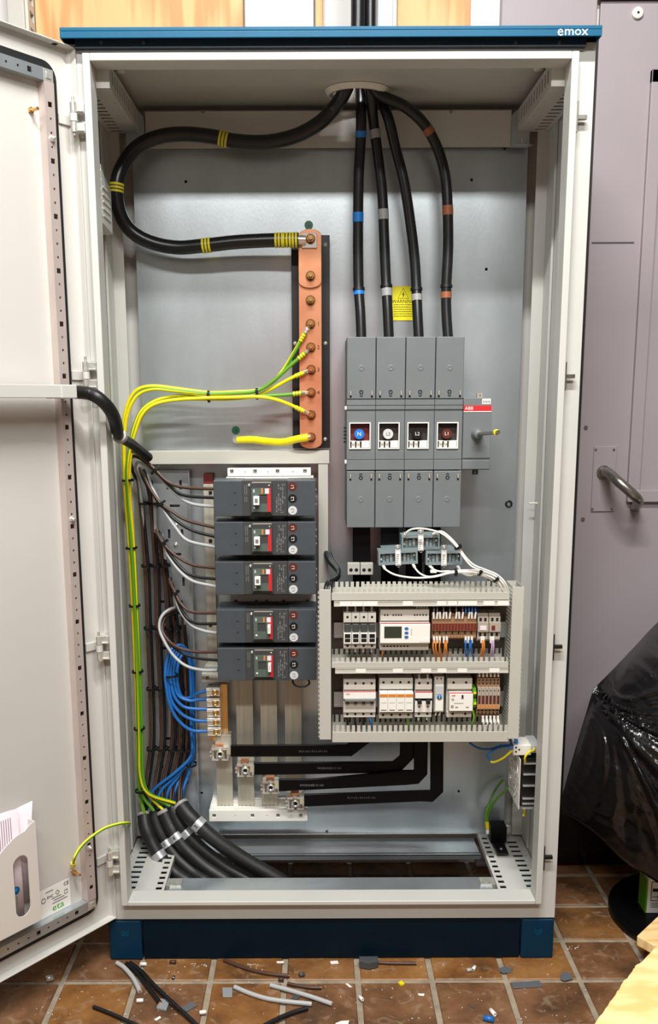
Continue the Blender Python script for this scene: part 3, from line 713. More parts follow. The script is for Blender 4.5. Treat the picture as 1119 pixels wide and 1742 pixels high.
q = at(811, 738, YS); tip = at(849, 735, -.02)
b = MB(); b.lathe(q+Y*.004, -Y, [(0, .013), (.008, .013), (.012, .0105), (.026, .0105), (.03, .008), (.03, 0)], 20); b.build('shaft_collar', M['sw'], dr)
sh = MB().tube([q-Y*.02, q+(tip-q)*.97], .0042, 8).build('shaft', M['steel'], dr)
MB().cyl(q+(tip-q)*.86, q+(tip-q)*.9, .0062, 12).build('shaft_collar_ring', M['sign'], dr)
b = MB(); q = at(816, 673, YS+.02); b.plate((q.x-.006, YS+.02, zm0+.001), X, Z, Y, .012, .011, .01, [(.004, .008, .004, .008)]); b.build('fixing_lug', M['termgrey'], ms)
b = MB(); b.plate((at(811, 806, YS).x-.006, YS+.02, zm1-.012), X, Z, Y, .012, .0115, .01, [(.004, .008, .003, .007)]); b.build('fixing_lug', M['sw_dark'], ms)
b = MB(); x_ = XS[0]
for k in range(5): z_ = at(586, 728+6*k, YS).z; b.box(x_-.006, x_+.002, YS+.01, YS+.03, z_-.0022, z_+.0012)
b.build('side_grip', M['hole'], ms)
for py_ in (694, 786): z_ = at(586, py_, YS).z; MB().box(x_-.004, x_+.002, YS+.006, YS+.02, z_-.004, z_+.004).build('side_tab', M['plug_white'], ms, bevel=.001)

# warning sign behind the cables
q0, q1 = at(667.5, 487, PY-.001), at(704, 545, PY-.001)
sg = MB().box(q0.x, q1.x, PY-.0022, PY-.0004, q1.z, q0.z).build('warning_sign', M['sign'], None, 'yellow WARNING sticker with a lightning triangle, behind the black cables', 'sign')
cx, zt = (q0.x+q1.x)/2-.0005, q0.z
b = MB(); A = [V((cx-.0125, PY-.0026, zt-.0275)), V((cx+.0125, PY-.0026, zt-.0275)), V((cx, PY-.0026, zt-.0045))]
b.tube(A, .0006, 4, closed=True); b.prism([(.001, .006), (-.0025, -.001), (-.0004, -.001), (-.001, -.0075), (.003, .0008), (.0006, .0008), (.0022, .006)], (cx, PY-.0026, zt-.0185), X, Z, Y*.0003)
b.build('lightning_symbol', M['ink'], sg)
text('lettering', 'WARNING', V((cx, PY-.0025, zt-.0345)), .0108, M['ink'], sg)
rng = random.Random(8); b = MB()
for k in range(6):
    xx = q0.x+.003; zz = zt-.0415-.0052*k
    while xx < q1.x-.005:
        l_ = rng.uniform(.0025, .007); b.box(xx, min(xx+l_, q1.x-.003), PY-.0027, PY-.0021, zz-.0006, zz+.0006); xx += l_+.001
o = b.build('print', M['ink'], sg); o['kind'] = 'stuff'

# ------------------------------------------------------------------ copper earth bar
YB = .29
eb = thing('earth_bar', 'tall copper earth bar with brass studs on a black insulating board', 'busbar', (at(527, 760, YB).x, .36, at(527, 763, YB).z))
a0, a1 = at(495, 400, .338), at(561, 762, .338)
MB().box(a0.x, a1.x, .338, .345, a1.z, a0.z).build('backing_board', M['black'], eb, bevel=.001)
MB().box(a0.x+.02, a0.x+.035, .3455, .3598, a1.z+.05, a0.z-.05).build('stand_off', M['black'], eb)
xa, xb = at(508.7, 575, YB).x, at(547, 575, YB).x; cx, hw = (xa+xb)/2, (xb-xa)/2
def stadium(z0, z1, flat_top=False):
    P = [(hw*math.cos(math.pi*k/14), z1-hw*.55+hw*.55*math.sin(math.pi*k/14)) for k in range(15)]
    return P+[(-hw*math.cos(math.pi*k/14), z0+hw*.55-hw*.55*math.sin(math.pi*k/14)) for k in range(15)]
zA, zB, zC = at(527, 390, YB).z, at(527, 490, YB).z, at(527, 763, YB).z
MB().prism(stadium(zC, zA-.008), (cx, YB+.001, 0), X, Z, Y*.006).build('copper_bar', M['copper'], eb, bevel=.0008)
MB().prism(stadium(zB, zA), (cx, YB-.005, 0), X, Z, Y*.0059).build('copper_link', M['copper'], eb, bevel=.0008)
for py_ in (560, 720): zz = at(527, py_, YB).z; MB().cyl((cx, YB+.007, zz), (cx, .338, zz), .012, 16).build('insulator', M['red'], eb)
studs = [(528, 408), (528, 470), (528, 511), (528, 551), (528.5, 591), (529, 629), (529, 668), (529, 706), (529, 744)]
SQ = []
for i, (px_, py_) in enumerate(studs):
    q = at(px_, py_, YB); q.y = YB-.005 if i < 2 else YB+.001
    if i == 0: q.y -= .004
    SQ.append(q)
    st = MB().cyl(q, q-Y*.0022, .0112, 20, mi=1).cyl(q-Y*.0022, q-Y*.010, .0078, 6, rot=.3).build('nut', [M['brass'], M['bronze']], eb, bevel=.0006, seg=1)
    MB().cyl(q-Y*.010, q-Y*.0105, .0052, 10).build('nut_face', M['bronze'], st)
    MB().cyl(q-Y*.0105, q-Y*.019, .0040, 10).build('stud', M['brass'], st)
for s_, py_ in (('1', 551), ('2', 591), ('3', 629), ('4', 668)): text('lettering', s_, V((at(541.5, py_, YB).x, YB+.0006, at(541.5, py_, YB).z)), .0125, M['ink'], eb)
for px_, py_ in ((553.5, 416), (553.5, 584), (553, 747), (502, 584)):
    q = at(px_, py_, .338); MB().lathe(q, -Y, [(0, .0048), (.002, .004), (.003, 0)], 12).build('screw', M['chrome'], eb)
for px_, py_, l_ in ((525, 383, 'round green earth sticker above the top of the copper bar'), (401, 732, 'round green earth sticker above the short fat yellow cable')):
    q = at(px_, py_, PY-.0004); s_ = MB().cyl(q, q-Y*.0008, .0098, 24).build('earth_sticker', M['sticker_green'], None, l_, 'sticker', org=q); WPOS[s_.name] = q.copy()
    b = MB(); e = q-Y*.001
    b.box(e.x-.0003, e.x+.0003, e.y-.0002, e.y, e.z, e.z+.006)
    for k, w_ in enumerate((.005, .0033, .0016)): b.box(e.x-w_, e.x+w_, e.y-.0002, e.y, e.z-.0003-.002*k, e.z+.0003-.002*k)
    b.build('earth_symbol', M['ink'], s_)
# earth cables: yellow with a green stripe
ST = [0, 0, 0, 0, 0, 1, 1, 1]; ST2 = [1, 1, 1, 0, 0, 0, 0, 1]
YG = [M['yellow'], M['green']]
EP = [
 [(519, 566, .281), (500, 600, .285), (480, 632, .29), (462, 651, .292), (437, 664, .292), (400, 667, .292), (355, 668, .292), (300, 661, .287), (256, 657, .282), (229, 667, .28), (214, 698, .278), (209.5, 740, .276), (211, 800, .278)],
 [(520, 600, .281), (496, 620, .281), (466, 647, .280), (437, 665, .279), (400, 669, .279), (355, 670, .279), (300, 665, .275), (260, 662, .27), (233, 673, .268), (217, 704, .266), (211.5, 745, .265), (212, 800, .266)],
 [(517, 634, .281), (496, 643, .285), (466, 659, .289), (437, 673, .291), (400, 676, .291), (355, 677, .291), (310, 673, .287), (272, 679, .283), (243, 696, .28), (228, 726, .278), (221, 760, .277), (219, 800, .278)],
 [(514, 668.5, .281), (482, 672, .279), (437, 674, .278), (400, 678, .278), (355, 679, .278), (310, 679, .275), (267, 686, .27), (244, 704, .268), (230, 735, .266), (223, 770, .265), (220, 800, .266)],
 [(517, 700, .281), (492, 688, .276), (466, 679, .27), (437, 675, .267), (400, 676, .267), (355, 677, .267), (300, 680, .264), (262, 688, .26), (241, 706, .257), (229, 737, .255), (220, 768, .254), (216, 800, .254)],
]
down = [(217.5, 850), (221.5, 900), (225.5, 960), (229, 1030), (232.5, 1100), (235.5, 1180), (237.5, 1260), (239, 1320)]
offs = [(-3.8, .008), (-3.6, -.004), (3.8, .008), (3.8, -.004), (0.2, -.0155)]
endk = [(246, 1384), (261, 1379), (277, 1377), (289, 1371), (298, 1366)]
for k, L in enumerate(EP):
    tw = offs[k]
    pts = [at(*p) for p in L]+[at(x_+tw[0], y_, .27+tw[1]) for i, (x_, y_) in enumerate(down)]+[at(241+tw[0]+k*3, 1350, .27+tw[1]), at(endk[k][0], endk[k][1], .27)]
    q = SQ[3+k]; pts = pts; path = smooth(pts, 6)
    o = MB().tube(path, .0043, 8, stripe=ST if k % 2 == 0 else ST2, twist=.05*(1 if k % 2 else -1)).build('earth_cable', YG, None, 'yellow and green earth cable on the copper bar, %s of the five from the top' % ORD[k], 'cable', 'earth cables on the copper bar', org=path[0])
    WPOS[o.name] = path[0].copy()
    d = (path[1]-path[0]).normalized(); d2 = (q-path[0]).normalized()
    MB().tube([path[0]-d2*.002, path[0]+d2*.006], [.0042, .0036], 8).obox((path[0]+q)/2+Y*.0015+d2*.004, d2*.008, Y*.0008, d2.cross(Y)*.0045).build('cable_lug', M['chrome'], o)
    for j in range(3):
        c = path[0]+d*(.006+.0065*j); MB().tube([c-d*.0024, c+d*.0024], .0056, 8).build('tape_band', M['tape_yel'], o)
fat = pxpath([(404, 748, .345), (430, 748, .335), (455, 751, .32), (482, 752, .30), (505, 747, .285), (524, 744, .281)], 6)
o = MB().tube(fat, .0088, 12).build('earth_cable', M['yellow'], None, 'short fat bright yellow earth cable at the foot of the copper bar', 'cable', org=fat[0]); WPOS[o.name] = fat[0].copy()
q = at(402, 748, PY); MB().cyl(q, fat[0]+V((.004, 0, 0)), .0045, 8).cyl(q, q-Y*.004, .010, 16).cyl(q-Y*.004, q-Y*.02, .0075, 6).build('cable_bolt', M['chrome'], o)
MB().tube([fat[-1]-V((.003, 0, 0)), fat[-1]+X*.006], .007, 10).build('cable_lug', M['copper'], o)
# cable ties
def tie(px, py, y, rx, ry, ax, label, group, rot=0.0):
    """closed nylon strap round a bundle: ax = direction of the bundle"""
    c = at(px, py, y); ax = V(ax).normalized(); s = ax.cross(Y).normalized(); n_ = Y
    ring = [c+s*(rx*math.cos(2*math.pi*i/14))+n_*(ry*math.sin(2*math.pi*i/14)) for i in range(14)]
    b = MB(); vs = []
    for p in ring:
        o_ = (p-c).normalized()*.0016; vs += [p-ax*.0026-o_*0, p+ax*.0026, p+ax*.0026+o_, p-ax*.0026+o_]
    fs = []
    for i in range(14):
        j = (i+1) % 14
        for a in range(4): fs.append((4*i+a, 4*i+(a+1) % 4, 4*j+(a+1) % 4, 4*j+a))
    b.add(vs, fs)
    h = c-n_*ry+s*rx*.35; b.obox(h-n_*.0015, s*.0035, n_*.002, ax*.0032)
    o = b.build('cable_tie', M['black'], None, label, 'cable tie', group, org=c); return o
for k, (x_, y_) in enumerate(((437, 669.5), (355, 674.5))): tie(x_, y_, .281, .0125, .0095, (1, 0, .03), 'black cable tie round the level yellow bundle, %s the copper bar' % ('nearer to' if k == 0 else 'farther from'), 'ties on the yellow bundle')
for k, (x_, y_) in enumerate(((217.5, 817), (223.5, 932), (229, 1030), (234, 1142), (237, 1239), (239, 1345))): tie(x_, y_, .268, .0125, .013, (.06, 0, -1), 'black cable tie round the upright yellow bundle, %s from its top' % ORD[k], 'ties on the yellow bundle')
# ------------------------------------------------------------------ the beige frame round the outgoing breakers
q0, q1, q2 = at(250, 768, .30), at(560, 788.5, .30), at(542, 1003, .30)
fb = thing('breaker_surround', 'pale grey folded surround strip above and right of the five breakers', 'frame', (q0.x, .36, q2.z))
MB().box(q0.x, q1.x, .30, .302, q1.z, q0.z).box(q0.x, q1.x, .302, .3595, q0.z-.002, q0.z).box(q0.x, q0.x+.002, .302, .3595, q1.z, q0.z-.002).build('top_strip', M['duct'], fb, bevel=.0006)
MB().box(q2.x, at(558, 900, .30).x, .302, .3035, q2.z, q1.z).box(q2.x, q2.x+.0015, .3035, .3595, q2.z, q1.z).build('side_strip', M['duct'], fb, bevel=.0006)
# ------------------------------------------------------------------ tinned busbars and their white supports
YBB = .292
bars = [(365.5, 393), (402, 430), (443, 471), (484.5, 512.5)]
zbt = at(400, 800, YBB).z; zbb = at(440, 1383, YBB).z
pos = ['leftmost', 'second', 'third', 'rightmost']
BX = []
for k, (u0, u1) in enumerate(bars):
    x0, x1 = at(u0, 1210, YBB).x, at(u1, 1210, YBB).x; BX.append((x0+x1)/2)
    zt = zbt if k else at(380, 1250, YBB).z
    b = MB(); b.box(x0, x1, YBB, YBB+.005, zbb, zt)
    n = 4
    for j in range(n): xx = x0+(x1-x0)*(j+.5)/n; b.box(xx-.0022, xx+.0022, YBB-.0012, YBB+.0002, zbb+.001, zt-.001)
    b.build('busbar', M['tinbar'], None, 'upright tinned busbar below the breakers, %s of the four' % pos[k], 'busbar', 'tinned busbars')
def support(name, u0, u1, v0, v1, y, label, hl, m='din_white', depth=.05):
    a, c = at(u0, v1, y), at(u1, v0, y); b = MB(); w_, h_ = c.x-a.x, c.z-a.z
    hs = []
    b.plate(a, X, Z, Y, w_, h_, .006, [(w_*f-.0042, w_*f+.0042, h_*.36, h_*.36+.0084) for f in hl]+[(w_*f-.0012, w_*f+.0012, h_*.45, h_*.45+.0024) for f in [(p+q)/2+.02 for p, q in zip(hl, hl[1:])]])
    b.box(a.x, c.x, y+.0061, y+depth, a.z+.001, c.z-.001)
    o = b.build(name, M[m], None, label, 'busbar support', 'busbar supports', bevel=.0006, seg=1, org=a); WPOS[o.name] = a.copy()
    for f in hl:
        q = V((a.x+w_*f, y+.0058, a.z+h_*.36+.0042)); MB().lathe(q, -Y, [(0, .0038), (.003, .0034), (.0034, .0015), (.0012, .0014), (.0012, 0)], 10).build('screw', M['steel'], o)
    return o
s1 = support('busbar_support', 387, 528.5, 796, 810, .262, 'white screwed busbar support sticking out above the top breaker', [.05, .33, .6, .93], depth=.035)
s2 = support('busbar_support', 393, 537, 1012, 1034, .275, 'dim busbar support showing between the third and fourth breakers', [.06, .3, .42, .62, .9], depth=.016)
s3 = support('busbar_support', 356, 523, 1378, 1397.5, .262, 'long white busbar support at the foot of the busbars', [.05, .44, .7, .93], depth=.03)
b = MB(); a, c = at(356, 1398, .262), at(523, 1378, .262)
MB().box(a.x, c.x, .292, .359, a.z, c.z).box(a.x+.005, c.x-.005, .298, .33, c.z, c.z+.012).build('base_block', M['din_white'], s3)
a, c = at(386, 817, .262), at(533, 810.5, .262)
b = MB(); b.box(a.x, c.x, .24, .30, a.z, c.z)
for k in range(5): b.box(a.x+.004+.004*k, a.x+.0065+.004*k, .239, .2402, a.z+.001, c.z-.001, 1)
for k in range(9): b.box(c.x-.034+.0036*k, c.x-.032+.0036*k, .239, .2402, a.z+.001, c.z-.001, 1)
b.build('terminal_comb', [M['din_white'], M['hole']], s1)
for (o, yb) in ((s1, .297), (s2, .291)): pass
# ------------------------------------------------------------------ five moulded case breakers lying on their sides
YF = .165
BR = [(817.5, 878), (888, 944.5), (955.5, 1011.5), (1037, 1093.5), (1102.5, 1157.5)]
bx0, bx1 = at(366.5, 985, YF).x, at(537.5, 985, YF).x
BL = bx1-bx0
def fx(f): return bx0+BL*f
BRK = []
for k, (v0, v1) in enumerate(BR):
    z1, z0 = at(450, v0, YF).z, at(450, v1, YF).z; H = z1-z0
    on = k < 3
    lbl = ['first', 'second', 'third', 'fourth', 'bottom'][k] if k < 4 else 'bottom'
    br = thing('circuit_breaker', 'dark grey sideways circuit breaker, %s of five, %s' % (['topmost', 'second from top', 'third from top', 'fourth from top', 'lowest'][k], 'lever to the left' if on else 'white lever to the right'), 'circuit breaker', (bx0, .26, z0), 'moulded case breakers')
    def fz(f): return z1-H*f
    MB().box(bx0+.002, bx1-.002, YF+.006, .262, z0+.001, z1-.001).box(fx(.28), fx(.72), YF+.001, YF+.0065, z0, z1).build('body', M['mccb_mid'], br, bevel=.001, seg=1)
    lc = MB().box(bx0, fx(.284), YF, .25, z0, z1).build('terminal_cover', M['mccb'], br, bevel=.0012)
    for zf in (.345, .68): MB().box(fx(.2), fx(.222), YF-.0003, YF+.0005, fz(zf)-.001, fz(zf)+.001).build('cover_slot', M['hole'], lc)
    rc = MB().box(fx(.722), bx1, YF, .25, z0, z1).build('terminal_cover', M['mccb'], br, bevel=.0012)
    for zf in (.3, .5, .72): MB().cyl((bx1, YF+.03, fz(zf)), (bx1+.0015, YF+.03, fz(zf)), .003, 8).build('vent', M['termgrey'], rc)
    # raised nose with the lever panel
    MB().box(fx(.36), fx(.575), YF-.004, YF+.003, fz(.94), fz(.06)).build('nose', M['mccb_mid'], br, bevel=.001)
    MB().box(fx(.38), fx(.565), YF-.0045, YF-.0035, fz(.06), fz(.03)).build('nose_edge', M['termgrey'], br)
    p0, p1, pz0, pz1 = fx(.374), fx(.561), fz(.87), fz(.2)
    hw_ = (p1-p0)
    b = MB(); b.plate((p0, YF-.006, pz0), X, Z, Y, hw_, pz1-pz0, .0022, [(hw_*.34 if on else hw_*.2, hw_*.82 if on else hw_*.66, (pz1-pz0)*.34, (pz1-pz0)*.72)])
    pn = b.build('lever_panel', M['mccb_panel'], br)
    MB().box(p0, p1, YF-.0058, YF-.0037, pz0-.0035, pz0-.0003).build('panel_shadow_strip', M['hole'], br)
    MB().box(fx(.528), p1, YF-.0066, YF-.006, pz0, pz1).build('red_stripe', M['red'], pn)
    MB().box(fx(.505), fx(.545), YF-.0070, YF-.0066, fz(.36), fz(.215)).build('print', M['paper'], pn)
    MB().box(fx(.468), fx(.485), YF-.0064, YF-.006, fz(.36), fz(.21)).build('print', M['orange'], pn)
    MB().box(fx(.39), fx(.405), YF-.0064, YF-.006, fz(.33), fz(.24)).build('print', M['printlight'], pn)
    q = V((fx(.4), YF-.006, fz(.76))); MB().lathe(q, -Y, [(0, .0025), (.001, .0022), (.001, 0)], 10).build('test_button', M['white'], pn)
    MB().box(fx(.41), fx(.53), YF-.0036, YF-.0034, pz0+.001, pz1-.001).build('lever_recess', M['hole'], br)
    f0, f1 = (.395, .452) if on else (.515, .545)
    b = MB(); b.box(fx(f0), fx(f1), YF-.022, YF-.0062, fz(.66), fz(.42)).box(fx(f0)+.003, fx(f1)-.003, YF-.0225, YF-.0215, fz(.60), fz(.48), 1)
    b.build('lever', [M['white'], M['printgrey']], br, bevel=.0022, seg=3)
    q = V((fx(.352), YF+.001, fz(.13))); MB().lathe(q, -Y, [(0, .0036), (.002, .0032), (.002, .0008), (.001, 0)], 12).build('cover_screw', M['chrome'], br)
    q = V((fx(.545), YF-.004, fz(.15))); MB().lathe(q, -Y, [(0, .0032), (.001, .0028), (.001, 0)], 10).build('cover_screw', M['steel'], br)
    # printed rating text, turned with the breaker
    b = MB(); rng = random.Random(5)
    for c in range(5):
        zz = fz(.1+.0)
        f = .1
        while f < .9:
            l_ = rng.uniform(.03, .12); xx = fx(.612+.02*c)
            if rng.random() < .7: b.box(xx, xx+.0022, YF+.0005, YF+.0011, fz(min(f+l_, .92)), fz(f))
            f += l_+.03
    for f0_, f1_ in ((.12, .4), (.45, .6)):
        for c in range(2): b.box(fx(.305+.018*c), fx(.31+.018*c), YF+.0005, YF+.0011, fz(f1_), fz(f0_))
    o = b.build('rating_print', M['printgrey'], br); o['kind'] = 'stuff'
    for tx, tm, lm, zf in (('L1', 'sticker_brown', 'white', .17), ('L2', 'sticker_black', 'white', .51), ('L3', 'sticker_grey', 'printgrey', .84)):
        q = V((fx(.773), YF, fz(zf))); d_ = MB().cyl(q+Y*.0004, q-Y*.0006, .0098, 22).build('phase_disc', M[tm], rc)
        text('lettering', tx, q-Y*.0008, .0098, M[lm], d_, ax=Z, ay=-X, ext=.0002)
    BRK.append((z0, z1, br))
# black loop of wire hanging below the lowest breaker, and slots seen between breakers
p = pxpath([(497, 1156, .19), (500, 1164, .185), (507, 1168, .185), (518, 1168, .185), (526, 1163, .188), (524, 1156, .19)], 5)
o = MB().tube(p, .0022, 6).build('wire_loop', M['black'], None, 'small black wire loop hanging under the lowest breaker', 'wire')
# ------------------------------------------------------------------ bus clamps and neutral block
CL = [(374, 1283), (417, 1311), (460.5, 1340), (502.5, 1367)]
YC = .246
for k, (u, v) in enumerate(CL):
    q = at(u, v, YC); cl = thing('busbar_clamp', 'shiny busbar clamp with a central socket screw, %s of the staircase of four' % ['topmost', 'second', 'third', 'lowest'][k], 'clamp', (q.x, YBB, q.z-.017), 'busbar clamps')
    def R(x0, x1, z0, z1, y0, y1, m, n, bv=.0006): return MB().box(q.x+x0, q.x+x1, y0, y1, q.z+z0, q.z+z1).build(n, M[m], cl, bevel=bv)
    R(-.021, .021, -.016, .016, YC+.012, YBB-.0015, 'zinc', 'clamp_body')
    R(-.0205, -.0065, .0105, .0165, YC, YC+.012, 'chrome', 'jaw'); R(.0035, .0205, .0105, .0165, YC, YC+.012, 'chrome', 'jaw')
    R(-.0205, -.003, -.0165, -.0135, YC, YC+.012, 'chrome', 'jaw'); R(.003, .0205, -.0165, -.0135, YC, YC+.012, 'chrome', 'jaw')
    for sx in (-1, 1):
        p_ = q+V((sx*.013, 0, 0)); MB().cyl(p_+V((0, .004, -.012)), p_+V((0, .004, .012)), .0022, 8).build('spring', M['steel'], cl)
        p_ = q+V((sx*.0225, .004, 0))
        for dz in (-.005, .005): MB().cyl(p_+V((0, .012, dz)), p_+V((0, -.002, dz)), .0028, 8).build('rivet', M['chrome'], cl)
    b = MB(); p_ = q+Y*.012; b.lathe(p_, -Y, [(0, .0095), (.010, .0095), (.014, .0088), (.0145, .0055), (.011, .005), (.011, 0)], 18, 0)
    b.build('socket_screw', M['chrome'], cl); MB().cyl(p_-Y*.0112, p_-Y*.0118, .0048, 6).build('screw_socket', M['hole'], cl)
    MB().box(q.x-.012, q.x+.008, YC+.01, YC+.03, q.z+.0175, q.z+.0215).build('copper_strap', M['copper'], cl)
    MB().tube([p_+V((.0085*math.cos(a), -.0125, .0085*math.sin(a))) for a in (0.2, .5, .9, 1.3)], .0012, 5).build('paint_mark', M['sign'], cl)
nb = thing('neutral_block', 'column of five shiny clamps with brass screws taking the blue wires', 'terminal block', (at(363, 1250, .26).x, .29, at(363, 1252, .26).z))
for k, v in enumerate((1177, 1195, 1212, 1228, 1244)):
    q = at(363+k*.5, v, .255); 
    MB().box(q.x-.0175, q.x+.0155, .255, .284, q.z-.0108, q.z+.0104).box(q.x-.0175, q.x-.003, .250, .256, q.z+.004, q.z+.009).box(q.x-.003, q.x+.0155, .251, .256, q.z+.0055, q.z+.009).build('clamp', M['chrome'], nb, bevel=.001)
    p_ = q+V((.0045, 0, -.002)); MB().lathe(p_+Y*.001, -Y, [(0, .009), (.004, .0083), (.005, .0046), (.003, .004), (.003, 0)], 8).build('screw', M['brass'], nb)
q0, q1 = at(375, 1252, .285), at(386, 1164, .285); MB().box(at(356, 1200, .285).x, q1.x, .2845, .291, q0.z-.012, q1.z).build('neutral_bar', M['brass'], nb)
q0, q1 = at(366, 1272, .262), at(393, 1250, .262); MB().box(q0.x, q1.x, .262, .2915, q0.z, q1.z).build('bar_bracket', M['tinbar'], nb, bevel=.001)
a, c = at(343, 1160, .25), at(390, 1146, .25); b = MB(); b.plate(a, X, Z, Y, c.x-a.x, c.z-a.z, .01, [(.010, .0175, .006, .0135)]).box(a.x, c.x, .2601, .3595, a.z, c.z); tb_ = b.build('support_block', M['duct'], None, 'grey plastic support block with one hole, left of the lowest breaker', 'support', bevel=.001)
# ------------------------------------------------------------------ flat flexible busbars in black sleeves
YX = .228
FL = [
 ('topmost', [(392, 1268), (590, 1267), (603, 1255), (600, 1180), (600, 897), (630, 897), (630, 1180), (631, 1262), (598, 1287), (392, 1288)], .234),
 ('second', [(432, 1298), (668, 1296), (680, 1286), (682, 1180), (648, 1100), (648, 897), (678, 897), (678, 1090), (707, 1180), (704, 1290), (680, 1315), (432, 1319)], .226),
 ('third', [(474, 1326), (530, 1326), (690, 1311), (704, 1311), (705, 1180), (690, 1100), (690, 897), (718, 897), (718, 1090), (729, 1180), (727, 1318), (712, 1334), (690, 1336), (474, 1347)], .217),
 ('lowest', [(517, 1352), (732, 1345), (732, 1180), (722, 1100), (722, 897), (750, 897), (750, 1090), (755, 1180), (754, 1348), (736, 1365), (716, 1364), (517, 1373)], .207),
]
TXT = ['', 'WOEHNER 01164', 'WOEHNER 01164', '']
for k, (nm, L, yy) in enumerate(FL):
    P = [at(u, v, yy) for u, v in L]; c = P[0]
    b = MB(); b.prism([(p.x-c.x, p.z-c.z) for p in P], c, X, Z, Y*.008)
    o = b.build('flexible_busbar', M['blackgloss'], None, 'flat black sleeved flexible busbar bent upwards to the switch, %s of the four' % nm, 'busbar', 'black flexible busbars', bevel=.0022, seg=3, org=c); WPOS[o.name] = c.copy()
    p_ = [at(530, 1278, yy), at(560, 1307, yy), at(530, 1336, yy), at(612, 1357, yy)][k]
    if TXT[k]: text('lettering', TXT[k], p_-Y*.0003, .0075, M['printgrey'], o)
    else:
        b = MB()
        for j in range(14): b.box(p_.x-.03+.005*j, p_.x-.0268+.005*j-(j % 3)*.0006, yy-.0003, yy+.0001, p_.z-.0025, p_.z+.0025*(1-(j % 2)*.5))
        b.build('print', M['sw_dark'], o)['kind'] = 'stuff'
    t_ = [at(392, 1278, yy), at(432, 1308.5, yy), at(474, 1336.5, yy), at(517, 1362.5, yy)][k]
    MB().box(t_.x-.010, t_.x+.004, yy+.002, yy+.006, t_.z-.009, t_.z+.009).build('bar_end', M['tinbar'], o)
# ------------------------------------------------------------------ left side: perforated tray, slim rail, wires
YT = .338
q0, q1 = at(236, 1405, YT), at(322, 800, YT)
w_, h_ = q1.x-q0.x, q1.z-q0.z
hs = []
for r_ in range(7):
    zz = h_-.035-.118*r_
    for c in (.42, .66, .86): hs.append((w_*c-.003, w_*c+.003, zz-.011, zz+.011))
    for c in (.5, .76): hs.append((w_*c-.012, w_*c+.012, zz-.053, zz-.047))
tr = MB().plate(q0, X, Z, Y, w_, h_, .0015, hs).box(q1.x, q1.x+.0015, YT-.02, YT+.0015, q0.z, q1.z).box(q0.x, q0.x+.0015, YT+.0016, .3595, q0.z, q1.z).box(q1.x-.012, q1.x-.0105, YT+.0016, .3595, q0.z, q1.z).build('cable_tray', M['galv'], None, 'upright perforated steel cable tray behind the bundled wires', 'cable tray', org=q0); WPOS[tr.name] = q0.copy()
for u, v in ((299, 927), (300, 893)):
    q = at(u, v, YT); MB().lathe(q, -Y, [(0, .0062), (.003, .005), (.0045, 0)], 12).build('coach_bolt', M['chrome'], tr)
q0, q1 = at(354, 1150, .33), at(362, 806, .33)
sr = thing('slim_rail', 'slim upright white rail just left of the breakers', 'rail', (q0.x, .36, q0.z))
MB().box(q0.x, q1.x, .33, .3595, q0.z, q1.z-.025).build('rail', M['tinbar'], sr, bevel=.0005)
MB().box(q0.x+.001, q1.x-.001, .334, .3595, q1.z-.0249, q1.z).build('rail_end', M['redbrown'], sr)
for v in (838, 920, 1063, 1135): q = at(358, v, .33); MB().box(q.x-.004, q.x+.004, .328, .331, q.z-.004, q.z+.004).build('rail_clip', M['black'], sr)

def wire(L, r, m, label, group, name='wire', k=6, extra=()):
    path = smooth([p if isinstance(p, Vector) else at(*p) for p in L], k)
    o = MB().tube(path, r, 8).build(name, M[m], None, label, 'wire', group, org=path[0]); WPOS[o.name] = path[0].copy(); return o, path
WR = .0038
heads = [(245, 1384), (261, 1379), (277.5, 1378), (291.5, 1371), (306, 1367)]
cols = [
 [(245, 862), (249, 960), (253, 1060), (257, 1160), (259, 1225), (258, 1272), (252, 1320)],
 [(262, 880), (266, 960), (269, 1060), (274, 1160), (277, 1225), (276, 1272), (267, 1325)],
 [(276, 930), (283, 985), (287, 1065), (293, 1160), (296, 1225), (293, 1272), (281, 1325)],
 [(291, 1020), (299, 1060), (302, 1105), (306, 1165), (309, 1225), (307, 1272), (296, 1325)],
 [(308, 1050), (313, 1080), (316, 1115), (318, 1168), (320, 1225), (319, 1272), (309, 1325)],
]
